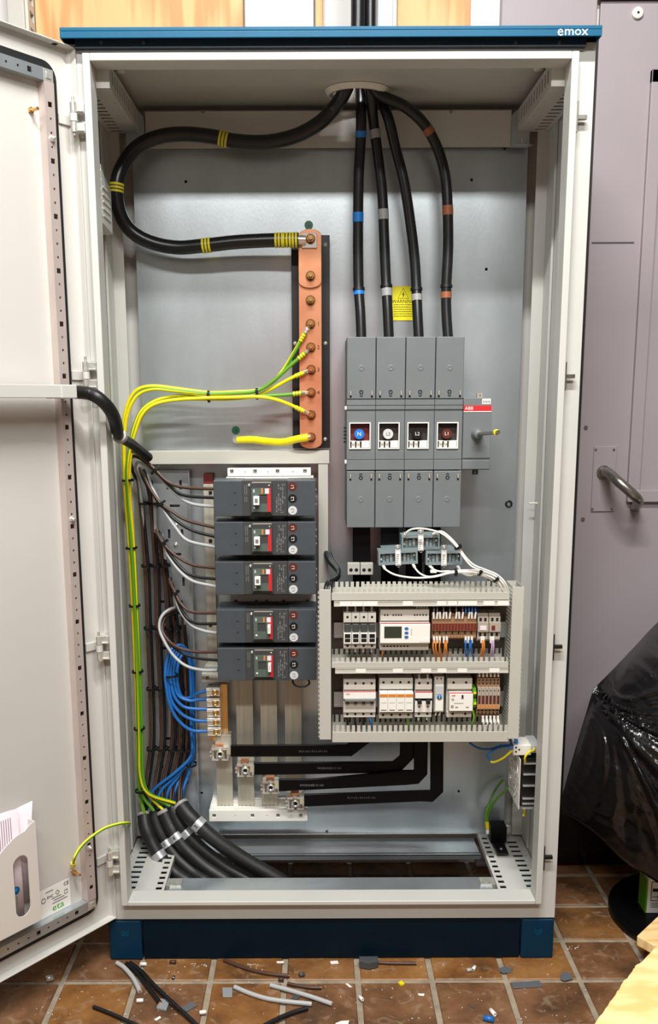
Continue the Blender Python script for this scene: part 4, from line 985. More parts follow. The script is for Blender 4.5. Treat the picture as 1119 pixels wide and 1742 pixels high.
W = [
 dict(brown=[(368, 832, .20), (312, 829, .215), (286, 820, .225), (263, 798, .235), (240, 777, .25), (224, 767, .265), (219.5, 775, .285), (226, 800, .30), (236, 830, .31)],
      black=[(368, 847, .20), (315, 843, .215), (291, 828, .228), (266, 803, .24), (243, 783, .258), (227, 776, .272), (221.5, 787, .29), (229, 810, .302), (239, 835, .315)],
      greywire=[(368, 862, .20), (326, 857, .215), (300, 841, .228), (277, 818, .24), (262, 802, .252), (246, 790, .265), (234, 786, .28), (230, 800, .295), (238, 828, .305)]),
 dict(brown=[(368, 898, .20), (320, 886, .215), (293, 871, .225), (273, 856, .235), (256, 832, .245), (243, 806, .26), (238, 797, .275), (243, 812, .295), (254, 845, .305)],
      black=[(368, 913.5, .20), (329, 903, .212), (300, 886, .225), (275, 861, .24), (259, 838, .252), (249, 812, .268), (245, 800, .282), (250, 820, .30), (258, 850, .312)],
      greywire=[(368, 931, .20), (320, 920, .215), (299, 898, .225), (282, 873, .235), (270, 852, .245), (257, 826, .26), (250, 808, .275), (256, 826, .29), (262, 850, .30)]),
 dict(brown=[(368, 966.5, .20), (328, 961, .212), (300, 946, .225), (280, 927, .235), (269, 910, .25), (266, 902, .265), (267, 908, .285), (271, 922, .30)],
      black=[(368, 985, .20), (334, 981, .212), (313, 971, .222), (288, 941, .235), (276, 917, .25), (271, 904, .267), (272, 912, .288), (275, 926, .308)],
      greywire=[(368, 998, .20), (329, 989, .212), (305, 971, .225), (286, 945, .238), (278, 925, .252), (275, 911, .27), (277, 916, .285), (279, 928, .30)]),
 dict(brown=[(369, 1043, .20), (326, 1041, .212), (307, 1026, .225), (297, 1006, .24), (290, 992, .255), (288, 985, .27), (288, 994, .288), (290, 1010, .30)],
      black=[(369, 1061, .20), (334, 1060, .212), (314, 1046, .225), (299, 1013, .24), (294, 998, .256), (292, 990, .275), (292, 1000, .292), (293, 1012, .31)],
      greywire=[(369, 1077, .20), (346, 1073, .21), (325, 1063, .22), (308, 1042, .232), (299, 1020, .245), (296, 1004, .262), (295, 1000, .28), (296, 1014, .30)]),
 dict(brown=[(370, 1109, .20), (335, 1109, .21), (306, 1103, .22), (286, 1089, .235), (274, 1068, .25), (276, 1050, .262), (289, 1040, .275), (302, 1036, .288), (310, 1042, .30)],
      black=[(370, 1123, .20), (338, 1120, .21), (311, 1112, .222), (289, 1094, .238), (277, 1070, .252), (280, 1053, .268), (292, 1045, .282), (303, 1042, .295), (311, 1048, .312)],
      greywire=[(370, 1140, .20), (345, 1140, .21), (317, 1133, .218), (294, 1114, .228), (276, 1084, .24), (271, 1064, .252), (276, 1047, .262), (290, 1036, .275), (306, 1034, .29), (313, 1042, .30)]),
]
CN = dict(brown='brown', black='black', greywire='grey')
o3 = dict(brown=(-3.0, -.002), black=(3.0, -.003), greywire=(0, .007))
for k, d in enumerate(W):
    for c, L in d.items():
        dx, dy_ = o3[c]
        L = L+[(u+dx*(1 if k < 4 else .8), v, .312+dy_) for u, v in cols[k][(1 if k < 2 else 1):]]+[(heads[k][0]+dx*.6, heads[k][1]-4, .285+dy_*.4), (heads[k][0]+dx*.4, heads[k][1]+10, .28+dy_*.3)]
        wire(L, WR, c, '%s wire looping from the %s breaker to the tray' % (CN[c], ['topmost', 'second', 'third', 'fourth', 'lowest'][k]), 'breaker wires')
# blue neutral wires
BW = [
 [(352, 1175, .262), (335, 1180, .262), (322, 1187, .265), (310, 1186, .268), (303, 1170, .27), (301, 1145, .275), (305, 1122, .28), (313, 1112, .288), (321, 1119, .297), (324, 1150, .30), (325, 1200, .30)],
 [(352, 1190, .262), (338, 1190, .262), (322, 1192, .262), (304, 1184, .264), (297, 1165, .266), (295, 1140, .27), (300, 1118, .276), (309, 1108, .284), (319, 1114, .294), (327, 1145, .305), (328, 1200, .308)],
 [(352, 1206.5, .262), (332, 1206, .26), (312, 1202, .258), (297, 1186, .258), (291, 1163, .26), (290, 1138, .265), (296, 1115, .272), (306, 1105, .28), (317, 1109, .292), (322, 1140, .311), (323, 1200, .312)],
 [(352, 1227, .262), (330, 1225, .258), (308, 1214, .255), (292, 1193, .253), (286, 1166, .254), (285.5, 1140, .258), (292, 1113, .266), (303, 1102, .276), (315, 1105, .29), (320, 1135, .318), (321, 1200, .322)],
 [(352, 1244, .262), (325, 1242, .256), (302, 1224, .252), (288, 1196, .248), (282.5, 1165, .247), (281.5, 1138, .252), (288, 1110, .26), (300, 1099, .272), (313, 1101, .286), (329, 1130, .318), (329.5, 1200, .32)],
]
bend = [(245, 1378), (263, 1373), (278, 1373), (292, 1368), (308, 1364)]
for k, L in enumerate(BW):
    u = [325, 328, 323, 321, 329.5][k]; dy_ = [.30, .308, .312, .322, .32][k]
    h = heads[k]; f = [.95, .75, .55, .35, 0][k]
    L = L+[(u, 1240, dy_), (u, 1285, dy_), (u+(h[0]-u)*.35, 1315, dy_-.004), (u+(h[0]-u)*.8, 1345, .30), (h[0]+3, h[1]-3, .29), (h[0]+2, h[1]+10, .285)]
    wire(L, .0042, 'blue', 'blue wire looping from the %s clamp of the neutral block' % ['top', 'second', 'third', 'fourth', 'bottom'][k], 'blue neutral wires')
# cable ties across the bundles
rows = [(856, [0, 1]), (962, [0, 1, 2]), (1068, [0, 1, 2, 3]), (1171, [0, 1, 2, 3]), (1273, [0, 1, 2, 3, 4])]
for r_, (v, cs) in enumerate(rows):
    for c in cs:
        xs = cols[c]; u = None
        for (ua, va), (ub, vb) in zip(xs, xs[1:]):
            if va <= v <= vb: u = ua+(ub-ua)*(v-va)/(vb-va)
        if u is None: u = xs[0][0]
        tie(u+.6, v, .312, .0125, .0165, (.04, 0, -1), 'black cable tie on tray wires, %s row down, %s column from the left' % (ORD[r_], ORD[c]), 'ties on the tray wires')
for k, (u, v) in enumerate(((264, 800), (273.5, 857), (278, 923), (297, 1009), (301, 1038))):
    tie(u, v, (.243, .24, .245, .245, .288)[k], .0115, .014, ((.6, 0, -.6), (.5, 0, -.7), (.4, 0, -.7), (.4, 0, -.8), (1, 0, -.1))[k], 'black cable tie where the three wires fan out to the %s breaker' % ['topmost', 'second', 'third', 'fourth', 'lowest'][k], 'ties at the wire fans')
tie(291, 1149, .259, .016, .016, (-.05, 0, 1), 'black cable tie round the loop of blue wires', 'ties on the blue wires')
tie(325.5, 1300, .311, .012, .017, (0, 0, 1), 'black cable tie round the blue wires low on the tray', 'ties on the blue wires')
# black armoured cables leaving through the floor, with silver marker bands
AC = [
 [(245, 1384), (248, 1407), (259.5, 1435), (274, 1460), (297, 1484), (320, 1500)],
 [(260.5, 1379), (269, 1408), (284, 1435), (303, 1461), (329, 1484), (352, 1500)],
 [(277, 1378), (288.5, 1403), (300.5, 1424), (320, 1448), (352, 1476), (388, 1500)],
 [(292, 1371), (303, 1397), (317.5, 1418), (342, 1443), (383, 1474), (430, 1502)],
 [(306.5, 1368), (321, 1387), (338, 1403), (367, 1429), (419, 1464.5), (480, 1500)],
]
YD = [(.285, .262, .245, .23, .215, .20), (.29, .275, .262, .245, .226, .205), (.285, .27, .256, .243, .226, .207), (.288, .27, .258, .245, .228, .207), (.258, .238, .226, .214, .205, .195)]
for k, L in enumerate(AC):
    pts = [at(u, v, YD[k][i]) for i, (u, v) in enumerate(L)]; e = pts[-1]
    pts += [e+V((.02, -.004, -.025)), e+V((.03, -.006, -.07))]
    path = smooth(pts, 6); rr = (.0165, .0155, .0175, .016, .0185)[k]; n = len(path)
    o = MB().tube(path, [rr*.98+(.0012 if i < 10 else 0) for i in range(n)], 14).build('armoured_cable', M['armour'], None, 'fat black cable curving down through the cabinet floor, %s of the five from the left' % ORD[k], 'cable', 'black outgoing cables', org=path[0]); WPOS[o.name] = path[0].copy()
    MB().tube(path[0:2]+[path[0]+(path[1]-path[0])*1.2], [rr*1.12]*3, 14).build('sleeve_end', M['tape_grey'] if k in (0, 2, 4) else M['black'], o)
    u, v = ((273, 1457), (282, 1434), (299, 1423), (317, 1417), (338, 1402))[k]
    i = min(range(2, n-2), key=lambda j: (path[j]-at(u, v, .25)).length); d = (path[i+1]-path[i-1]).normalized()
    bd = MB().tube([path[i]-d*.009, path[i]+d*.009], rr*1.1, 16).build('marker_band', M['clampgrey'], o)
    if k in (1, 2, 4):
        sd = d.cross(Y).normalized()*-1; out = sd.cross(d).normalized()
        if out.y > 0: out = -out
        text('lettering', {1: '1', 2: '4', 4: '3'}[k], path[i]+out*(rr*1.13), .014, M['ink'], bd, ax=d.cross(out)*-1 if d.cross(out).x < 0 else d.cross(out), ay=-d if d.z < 0 else d)
p = pxpath([(286, 1352, .275), (289, 1362, .27), (291, 1372, .275)], 4)
# ------------------------------------------------------------------ slotted wiring ducts of the control panel
YD0, YDB = .045, .118                                     # front of the covers, back of the ducts
def pz(v, y=YD0): return at(700, v, y).z
def pxx(u, v, y=YD0): return at(u, v, y).x
def comb_h(b, x0, x1, za, zb, y0, y1, p=.0086, fr=.5, dirn=1):
    """row of fingers standing between za and zb on a lengthwise strip"""
    n = int((x1-x0)/p)
    b.plate((x0, y0, za), X, Z, Y, x1-x0, zb-za, .0014, [(p*(k+.5), p*(k+.5)+p*fr, (zb-za)*.0+.0005, zb-za) for k in range(n)] if dirn > 0 else [(p*(k+.5), p*(k+.5)+p*fr, 0, (zb-za)-.0005) for k in range(n)])
def hduct(label, v0, v1, u0, u1, vt):
    """level duct: cover from row v0 to v1, fingers above"""
    x0, x1 = at(u0, v0, YD0).x, at(u1, v0, YD0).x; z1, z0 = pz(v0), pz(v1)
    o = thing('wiring_duct', label, 'wiring duct', (x0, YDB, z0), 'wiring ducts of the control panel')
    MB().box(x0, x1, YD0, YD0+.0016, z0, z1).box(x0, x1, YD0+.0017, YD0+.006, z0, z0+.0014).build('cover', M['duct'], o, bevel=.0006, seg=1)
    b = MB()
    b.box(x0+.001, x1-.001, YD0+.0062, YDB-.0016, z0+.0015, z0+.003)
    b.box(x0+.001, x1-.001, YDB-.0015, YDB, z0+.002, z1-.0016)
    b.build('slotted_body', M['duct'], o)
    return o, x0, x1, z0, z1
dt = hduct('slotted wiring duct along the top of the control panel', 1008, 1021, 564, 867, 1002)
dm_ = hduct('slotted wiring duct across the middle of the control panel', 1126, 1136, 564, 865, 1119)
dbt = hduct('slotted wiring duct along the bottom of the control panel', 1245, 1262.5, 565, 865, 1234)
# upright fingers of ducts that stand up in front (the rows of teeth seen above the covers)
for (o, x0, x1, z0, z1), v in ((dt, 1001), (dm_, 1118.5), (dbt, 1234)):
    n = int((x1-x0)/.0116)
    for yy in (YD0+.0022, YDB-.0034):
        zt = at(700, v, yy).z if yy < .1 else at(700, v, YD0).z+.002; b = MB()
        b.plate((x0+.002, yy, z0+.003), X, Z, Y, x1-x0-.004, zt-z0-.003, .0016, [(.002+.0116*k, .002+.0116*k+.0046, z1-z0-.004, .2) for k in range(n)])
        b.build('finger_row', M['duct'], o)
def label_rail(d, v0, v1, u0, tags):
    o, x0, x1, z0, z1 = d; a = at(u0, v0, YD0-.002).x; zt, zb = pz(v0), pz(v1)
    r_ = MB().box(a, x1, YD0-.001, YD0+.004, zb, zt).box(a, x1, YD0-.0022, YD0-.001, zt-.0012, zt).box(a, x1, YD0-.0022, YD0-.001, zb, zb+.0012).build('label_rail', M['din'], o)
    for (ua, ub, tx) in tags:
        xa, xb = at(ua, v0, YD0).x, at(ub, v0, YD0).x
        t_ = MB().box(xa, xb, YD0-.0028, YD0-.0011, zb+.0013, zt-.0013).build('label_tag', M['white'], r_)
        text('lettering', tx, V(((xa+xb)/2, YD0-.003, (zt+zb)/2)), .0042, M['printgrey'], t_) if False else None
label_rail(dt, 1022, 1031, 568, [(578, 597, 'F1'), (597.5, 617, 'F2'), (617.5, 642, 'F3'), (685, 702, 'P1'), (743, 759, 'X1'), (761, 777, 'X2'), (779, 811, 'X3'), (822, 841, 'X4'), (846, 865, 'X5')])
label_rail(dm_, 1136.5, 1145, 570, [(605, 622, 'Q1'), (668, 685, 'V1'), (716, 733, 'Q2'), (744, 759, 'K1'), (778, 794, 'A1'), (832, 849, 'X6')])
def vduct(label, u0, u1, v0, v1, side):
    x0, x1 = at(u0, 1130, YD0).x, at(u1, 1130, YD0).x; z1, z0 = pz(v0), pz(v1)
    o = thing('wiring_duct', label, 'wiring duct', (x0, YDB, z0), 'wiring ducts of the control panel')
    MB().box(x0, x1, YD0-.001, YD0+.001, z0, z1).build('cover', M['duct'], o, bevel=.0006, seg=1)
    n = int((z1-z0)/.0086); hs = [(0, YDB-YD0-.014, .004+.0086*k, .0082+.0086*k) for k in range(n)]
    b = MB(); b.plate((x0+.001, YD0+.0015, z0), Y, Z, X, YDB-YD0-.0015, z1-z0, .0014, hs); b.plate((x1-.0024, YD0+.0015, z0), Y, Z, X, YDB-YD0-.0015, z1-z0, .0014, hs)
    b.box(x0+.0025, x1-.0025, YDB-.0015, YDB, z0, z1)
    b.build('slotted_body', M['duct'], o)
    n2 = int((z1-z0)/.0105); xx = x0-.0025 if side < 0 else x1
    MB().plate((xx, YD0+.004, z0+.004), X, Z, Y, .0025, z1-z0-.008, .003, [(0, .0025, .003+.0105*k, .003+.0105*k+.005) for k in range(n2)]).build('finger_row', M['duct'], o)
    return o
vl = vduct('upright wiring duct at the left end of the control panel', 543, 563, 1002, 1257.5, -1)
vr = vduct('upright wiring duct at the right end of the control panel', 867, 886.5, 999, 1257.5, 1)
# backplate behind the devices with the perforated strip that shows above the top duct
xa, xb = at(546, 1130, .1205).x, at(884, 1130, .1205).x
bp = MB().box(xa, xb, .119, .1215, pz(1250, .12), pz(1004, .12)); 
bpo = bp.build('control_backplate', M['galv_shade'], None, 'galvanised back plate carrying the control devices between the grey ducts', 'plate', bevel=.0005); 
for xx in (xa+.02, xb-.03):
    for zz in (pz(1240, .12), pz(1015, .12)):
        MB().cyl((xx, .1216, zz), (xx, .3598, zz), .006, 8).build('stand_off', M['steel'], bpo)
q0, q1 = at(619, 1003, .14), at(801, 993, .14)
hs = [(.006+.012*k, .0095+.012*k, .004, .0075) for k in range(20)]
MB().plate((q0.x, .14, q0.z-.012), X, Z, Y, q1.x-q0.x, q1.z-q0.z+.012, .0015, [(a, b_, c+.012, d+.012) for a, b_, c, d in hs]).box(q0.x, q1.x, .1216, .14, q0.z-.012, q0.z-.0105).build('perforated_strip', M['duct'], bpo)
def dinrail(v, u0, u1, label):
    z = pz(v, .105); x0, x1 = at(u0, v, .105).x, at(u1, v, .105).x
    o = MB().box(x0, x1, .109, .1188, z-.0135, z+.0135).box(x0, x1, .107, .109, z-.0175, z-.0125).box(x0, x1, .107, .109, z+.0125, z+.0175).build('mounting_rail', M['galv'], None, label, 'rail', 'mounting rails'); return z
ZR_1 = dinrail(1072, 568, 864, 'top hat rail behind the upper row of control devices')
ZR_2 = dinrail(1190, 568, 864, 'top hat rail behind the lower row of control devices')
# ------------------------------------------------------------------ devices
YN, YM, YS_ = .040, .052, .068                           # nose, face and shoulder depths
YDV = .1068
def dev(name, label, cat, u0, u1, v0, v1, group=None):
    x0, x1 = at(u0, (v0+v1)/2, YM).x, at(u1, (v0+v1)/2, YM).x; z1, z0 = pz(v0, YM), pz(v1, YM)
    return thing(name, label, cat, (x0, YDV, z0), group), x0, x1, z0, z1
def hole(o, x, z, y, r=.0028, name='screw_hole', m='hole'):
    MB().lathe((x, y+.0006, z), -Y, [(0, r), (.0010, r), (.0009, r*.8), (.0008, 0)], 10, 0).build(name, M[m], o)
def fr(x0, x1, f): return x0+(x1-x0)*f
# fuse holder
o, x0, x1, z0, z1 = dev('fuse_holder', 'grey four way fuse holder with black fuse carriers, upper row at the left', 'fuse holder', 584, 639.5, 1042, 1103)
for k in range(4):
    a, c = fr(x0, x1, k/4)+.0003, fr(x0, x1, (k+1)/4)-.0003; fz = lambda f: z1-(z1-z0)*f; m_ = (a+c)/2
    MB().box(a, c, YM+.010, YDV, z0, z1).box(a, c, YM, YM+.0101, fz(.27), z1).box(a, c, YM, YM+.0101, z0, fz(.83)).build('body', M['din'], o, bevel=.0005, seg=1)
    hole(o, m_, fz(.12), YM); hole(o, m_, fz(.92), YM)
    MB().box(a+.0015, c-.0015, YM-.004, YM+.008, fz(.54), fz(.30)).build('carrier', M['mccb_mid'], o, bevel=.002)
    MB().plate((a+.0005, YM-.009, fz(.83)), X, Z, Y, c-a-.001, fz(.54)-fz(.83), .016, [(.002, c-a-.003, .002, fz(.54)-fz(.83)-.002)]).build('carrier_frame', M['din_white'], o)
    MB().box(a+.002, c-.002, YM-.0075, YM+.004, fz(.80), fz(.57)).build('fuse_window', M['black'], o, bevel=.0008)
    MB().box(a+.003, c-.003, YM-.0078, YM-.0074, fz(.70), fz(.685)).build('print', M['printlight'], o)
    for zz, up_ in ((z1, 1), (z0, -1)): MB().cyl((m_, YM+.012, zz-.001*up_), (m_, YM+.014, zz+.011*up_), .0022, 8).build('ferrule', M['white'], o)
# energy meter
o, x0, x1, z0, z1 = dev('energy_meter', 'white energy meter with a dark screen and three blue buttons', 'meter', 646, 730.5, 1037, 1107)
fz = lambda f: z1-(z1-z0)*f
MB().box(x0, x1, YS_, YDV, z0, z1).box(x0+.001, x1-.001, YM+.004, YS_+.0001, fz(.28), z1).box(x0+.001, x1-.001, YM+.004, YS_+.0001, z0, fz(.80)).build('body', M['din'], o, bevel=.0006, seg=1)
fc = MB().box(x0, x1, YN, YS_+.0001, fz(.785), fz(.315)).build('face', M['din_white'], o, bevel=.0012)
MB().box(x0+.001, x1-.001, YN+.0012, YN+.0035, fz(.314), fz(.295)).build('red_line', M['red'], o)
W_ = x1-x0
scr = MB().box(x0+W_*.08, x0+W_*.43, YN-.0008, YN+.001, fz(.655), fz(.375)).build('screen', M['screen'], fc, bevel=.0004)
for k in range(3):
    q = V((x0+W_*.525, YN, fz(.42+.105*k))); MB().prism([(-.0038, -.0026), (.0038, -.0026), (.0042, .001), (0, .003), (-.0042, .001)], q-Y*.0016, X, Z*(1 if k == 0 else (-1 if k == 2 else 1)), Y*.002).build('button', M['blue'], fc)
    q = V((x0+W_*.625, YN, fz(.455+.055*k))); MB().lathe(q, -Y, [(0, .0011), (.0006, .0009), (.0006, 0)], 8).build('indicator', M['red'], fc)
MB().box(x0+W_*.78, x0+W_*.985, YN-.0006, YN+.0002, fz(.75), fz(.66)).build('type_label', M['white'], fc)
for k, f in enumerate((.1, .155, .27, .325, .38, .43, .70, .75, .81, .87, .93)): hole(o, x0+W_*f, fz(.14), YM+.004, .0019)
for k in range(8): hole(o, x0+W_*(.09+.068*k), fz(.9), YM+.004, .0019)
for k in range(5): q = V((x0+W_*(.75+.05*k), YM+.012, z1)); MB().cyl(q-Z*.001, q+Z*.008, .0018, 6).build('ferrule', M['white'], o)
# upper row terminals
def terminal(name, label, u0, u1, v0, v1, kind, group):
    o, x0, x1, z0, z1 = dev(name, label, 'terminal', u0, u1, v0, v1, group)
    fz = lambda f: z1-(z1-z0)*f; a, c = x0+.0002, x1-.0002; m_ = (a+c)/2
    col = {'brown': 'termbrown', 'grey': 'termgrey', 'orange': 'termbrown', 'green': 'green'}[kind]
    MB().box(a, c, YM+.012, YDV, z0, z1).box(a, c, YM, YM+.0121, fz(.62), fz(.30)).box(a, c, YM+.006, YM+.0121, fz(.3), fz(.08)).box(a, c, YM+.006, YM+.0121, fz(.92), fz(.62)).build('body', M[col], o)
    return o, a, c, fz, m_
for k in range(14):
    u = 735+5.4*k
    o, a, c, fz, m_ = terminal('rail_terminal', 'slim brown rail terminal, upper row, %s from the energy meter' % (ORD+['thirteenth', 'fourteenth'])[k], u, u+5.3, 1046, 1090, 'brown', 'brown rail terminals')
    MB().box(a+.0005, c-.0005, YM-.0006, YM+.0002, fz(.60), fz(.34)).build('marker', M['redbrown'], o)
    if k not in (6, 10): MB().cyl((m_, YM+.003, fz(.16)), (m_+(.001 if k % 2 else -.001), YM+.001, fz(-.10)), .0022, 8).build('ferrule', M['white'], o)
    if k in (0, 1, 3, 5, 7, 9): MB().tube([(m_, YM+.001, fz(-.10)), (m_, YM+.004, fz(-.3)), (m_, YM+.02, fz(-.55))], .0015, 6).build('wire', M['printgrey'], o)
    if k >= 10: MB().tube([(m_, YM+.001, fz(-.06)), (m_, YM+.004, fz(-.3)), (m_, YM+.02, fz(-.55))], .0018, 6).build('wire', M['blue'], o)
    if k % 2 == 0: MB().box(m_-.0012, m_+.0012, YM+.0052, YM+.0061, fz(.78), fz(.66)).build('test_slot', M['hole'], o)
for k, (u0, u1) in enumerate(((812.5, 831), (832, 851.5))):
    o, a, c, fz, m_ = terminal('rail_terminal_block', 'wide grey brown terminal block, upper row, %s of two at the right' % ['left', 'right'][k], u0, u1, 1046, 1093, 'grey', 'wide terminal blocks')
    for f in (.28, .72):
        for g in (.2, .74): MB().box(fr(a, c, f)-.0026, fr(a, c, f)+.0026, YM+.0055, YM+.0062, fz(g+.06), fz(g-.06)).build('entry', M['hole'], o)
    if k == 0: MB().box(fr(a, c, .2), fr(a, c, .8), YM-.001, YM+.001, fz(.56), fz(.4)).build('marker', M['paper'], o)
    else: MB().box(fr(a, c, .2), fr(a, c, .5), YM-.001, YM+.001, fz(.56), fz(.4)).build('marker', M['redbrown'], o)
def drop(L, m, label, group, r=.0019, fer=True):
    o, p = wire(L, r, m, label, group, name='control_wire')
    if fer: MB().cyl(p[0]+Z*.004, p[0]-Z*.010, .0027, 8).build('ferrule', M['white'], o)
    return o
for k, (u, w_, m, l_) in enumerate([(738, -3, 'orange', 'orange'), (743, -4, 'orange', 'orange'), (748, -1, 'orange', 'orange'), (755, 3, 'orange', 'orange'), (760, -2, 'orange', 'orange'), (792, -1, 'blue', 'blue'), (797, 3, 'blue', 'blue'), (802.5, -3, 'blue', 'blue'), (819, 3, 'orange', 'orange'), (822.5, 2, 'orange', 'orange'), (835, 3, 'mauve', 'pale mauve'), (839, 1, 'mauve', 'pale mauve')]):
    drop([(u, 1086, .055), (u+w_*.5, 1098, .052), (u+w_*.2, 1108, .055), (u-w_, 1119, .066), (u-w_, 1128, .075)], m, '%s wire dropping from the upper terminals, %s from the left' % (l_, ORD[k]), 'wires below the upper terminals')
# lower row: miniature breaker, surge arrester, small breaker, relay, socket module, terminals
def mcb(name, label, u0, u1, v0, v1, poles, cat='circuit breaker'):
    o, x0, x1, z0, z1 = dev(name, label, cat, u0, u1, v0, v1)
    fz = lambda f: z1-(z1-z0)*f
    MB().box(x0, x1, YS_, YDV, z0, z1).box(x0+.0004, x1-.0004, YM+.006, YS_+.0001, fz(.27), z1).box(x0+.0004, x1-.0004, YM+.006, YS_+.0001, z0, fz(.86)).build('body', M['din'], o, bevel=.0006, seg=1)
    for k in range(poles):
        m_ = fr(x0, x1, (k+.5)/poles); hole(o, m_, fz(.10), YM+.006); hole(o, m_, fz(.91), YM+.006)
    return o, x0, x1, z0, z1, fz
o, x0, x1, z0, z1, fz = mcb('miniature_breaker', 'wide white four pole breaker with black toggles, lower row at the left', 584, 639, 1157, 1221.5, 4)
MB().box(x0, x1, YM+.002, YS_+.0002, fz(.86), fz(.56)).build('lower_face', M['din'], o, bevel=.0006, seg=1)
MB().box(x0, x1, YM-.002, YS_+.0002, fz(.48), fz(.315)).build('upper_face', M['din_white'], o, bevel=.0006, seg=1)
MB().box(x0, x1, YM-.0005, YM+.0015, fz(.314), fz(.295)).build('red_line', M['red'], o)
text('lettering', 'ABB', V((fr(x0, x1, .13), YM-.0022, fz(.355))), .005, M['red'], o)
MB().box(x0+.001, x1-.001, YM+.006, YS_, fz(.56), fz(.48)).build('toggle_recess', M['hole'], o)
MB().box(fr(x0, x1, .03), fr(x0, x1, .97), YM-.009, YM+.008, fz(.535), fz(.475)).build('toggle_bar', M['printgrey'], o, bevel=.001)
for k in range(4): m_ = fr(x0, x1, (k+.5)/4); MB().box(m_-.0035, m_+.0035, YM-.006, YM+.008, fz(.60), fz(.52)).build('toggle', M['black'], o, bevel=.001)
o, x0, x1, z0, z1, fz = mcb('surge_arrester', 'cream four pole surge arrester with an orange top band', 645, 702.5, 1155, 1223.5, 4, 'surge arrester')
for k in range(4):
    a, c = fr(x0, x1, k/4)+.0002, fr(x0, x1, (k+1)/4)-.0002
    cart = MB().box(a, c, YN+.004, YS_+.0002, fz(.795), fz(.31)).build('cartridge', M['din_white'], o, bevel=.0007, seg=1)
    MB().box(a+.0006, c-.0006, YN+.0034, YN+.0042, fz(.42), fz(.35)).build('orange_band', M['orange'], cart)
    MB().box(a+.003, c-.003, YN+.0034, YN+.0042, fz(.75), fz(.735)).build('indicator_slot', M['hole'], cart)
    MB().box(a+.003, c-.003, YN+.0034, YN+.0042, fz(.56), fz(.545)).build('print', M['printlight'], cart)
o, x0, x1, z0, z1, fz = mcb('miniature_breaker', 'narrow white two pole breaker with black toggles, lower row middle', 706, 735, 1157, 1221.5, 2)
MB().box(x0, x1, YM+.002, YS_+.0002, fz(.86), fz(.56)).build('lower_face', M['din_white'], o, bevel=.0006, seg=1)
MB().box(x0, x1, YM-.002, YS_+.0002, fz(.48), fz(.335)).build('upper_face', M['din_white'], o, bevel=.0006, seg=1)
MB().box(x0, x1, YM-.0005, YM+.0015, fz(.334), fz(.31)).build('red_line', M['red'], o)
MB().box(x0+.001, x1-.001, YM+.006, YS_, fz(.56), fz(.48)).build('toggle_recess', M['hole'], o)
for k in range(2):
    m_ = fr(x0, x1, (k+.5)/2); MB().box(m_-.0045, m_+.0045, YM-.010, YM+.008, fz(.60), fz(.5)).build('toggle', M['black'], o, bevel=.001)
    MB().box(m_-.002, m_+.002, YM+.0014, YM+.0022, fz(.73), fz(.70)).build('indicator_slot', M['hole'], o)
    for zz, up_ in ((z1, 1), (z0, -1)): MB().cyl((m_, YM+.012, zz-.001*up_), (m_, YM+.014, zz+.009*up_), .002, 8).build('ferrule', M['white'], o)
o, x0, x1, z0, z1 = dev('relay', 'slim pale relay module with a blue knob between breaker and socket module', 'relay', 739, 755.5, 1152, 1214)
fz = lambda f: z1-(z1-z0)*f
MB().box(x0, x1, YM+.008, YDV, z0, z1).box(x0+.001, x1-.001, YM, YM+.0081, fz(.95), fz(.22)).build('body', M['din'], o, bevel=.0006, seg=1)
MB().box(x0+.0025, x1-.0025, YM-.0006, YM+.0002, fz(.47), fz(.25)).build('type_label', M['printlight'], o); MB().box(x0+.0025, x1-.0025, YM-.0006, YM+.0002, fz(.92), fz(.62)).build('type_label', M['white'], o)
q = V(((x0+x1)/2, YM, fz(.54))); kb = MB().lathe(q, -Y, [(0, .0052), (.003, .0048), (.003, 0)], 16).build('knob', M['blue'], o); MB().box(q.x-.0005, q.x+.0005, YM-.0034, YM-.0029, q.z-.004, q.z+.004).build('knob_slot', M['white'], kb)
for k in range(2): m_ = fr(x0, x1, .3+.4*k); hole(o, m_, fz(.07), YM+.008, .0018); MB().cyl((m_, YM+.012, z0+.001), (m_-.002, YM+.012, z0-.008), .002, 8).build('ferrule', M['white'], o)
o, x0, x1, z0, z1, fz = mcb('residual_current_device', 'square white module with a red top line and small black symbols', 760.5, 803.5, 1156, 1222, 2, 'circuit breaker')
MB().box(x0+.004, x1, YN+.004, YS_+.0002, fz(.79), fz(.345)).build('face', M['din_white'], o, bevel=.0008, seg=1)
MB().box(x0+.004, x1, YM-.006, YM-.0035, fz(.344), fz(.325)).build('red_line', M['red'], o)
text('lettering', 'ABB', V((fr(x0, x1, .22), YN+.0037, fz(.39))), .0048, M['red'], o)
b = MB(); q = V((fr(x0, x1, .2), YN+.0036, fz(.49))); b.tube([q+X*.0028, q-Z*.0028, q-X*.0028, q+Z*.0028], .0005, 4, closed=True); b.build('symbol', M['ink'], o)
b = MB(); q = V((fr(x0, x1, .58), YN+.0032, fz(.43))); b.prism([(-.002, .005), (.002, .005), (.002, -.005), (0, -.002), (-.002, -.005)], q, X, Z, Y*.0006).build('pointer', M['ink'], o)
MB().box(fr(x0, x1, .25), fr(x0, x1, .62), YN+.0034, YN+.0042, fz(.59), fz(.58)).build('print', M['printgrey'], o)
for f in (.36, .78): MB().box(fr(x0, x1, f)-.003, fr(x0, x1, f)+.003, YN+.0034, YN+.0042, fz(.7), fz(.675)).build('slot', M['printgrey'], o)
MB().plate((fr(x0, x1, .14), YN+.0034, fz(.70)), X, Z, Y, .005, .005, .0006, [(.001, .004, .001, .004)]).build('symbol', M['ink'], o)
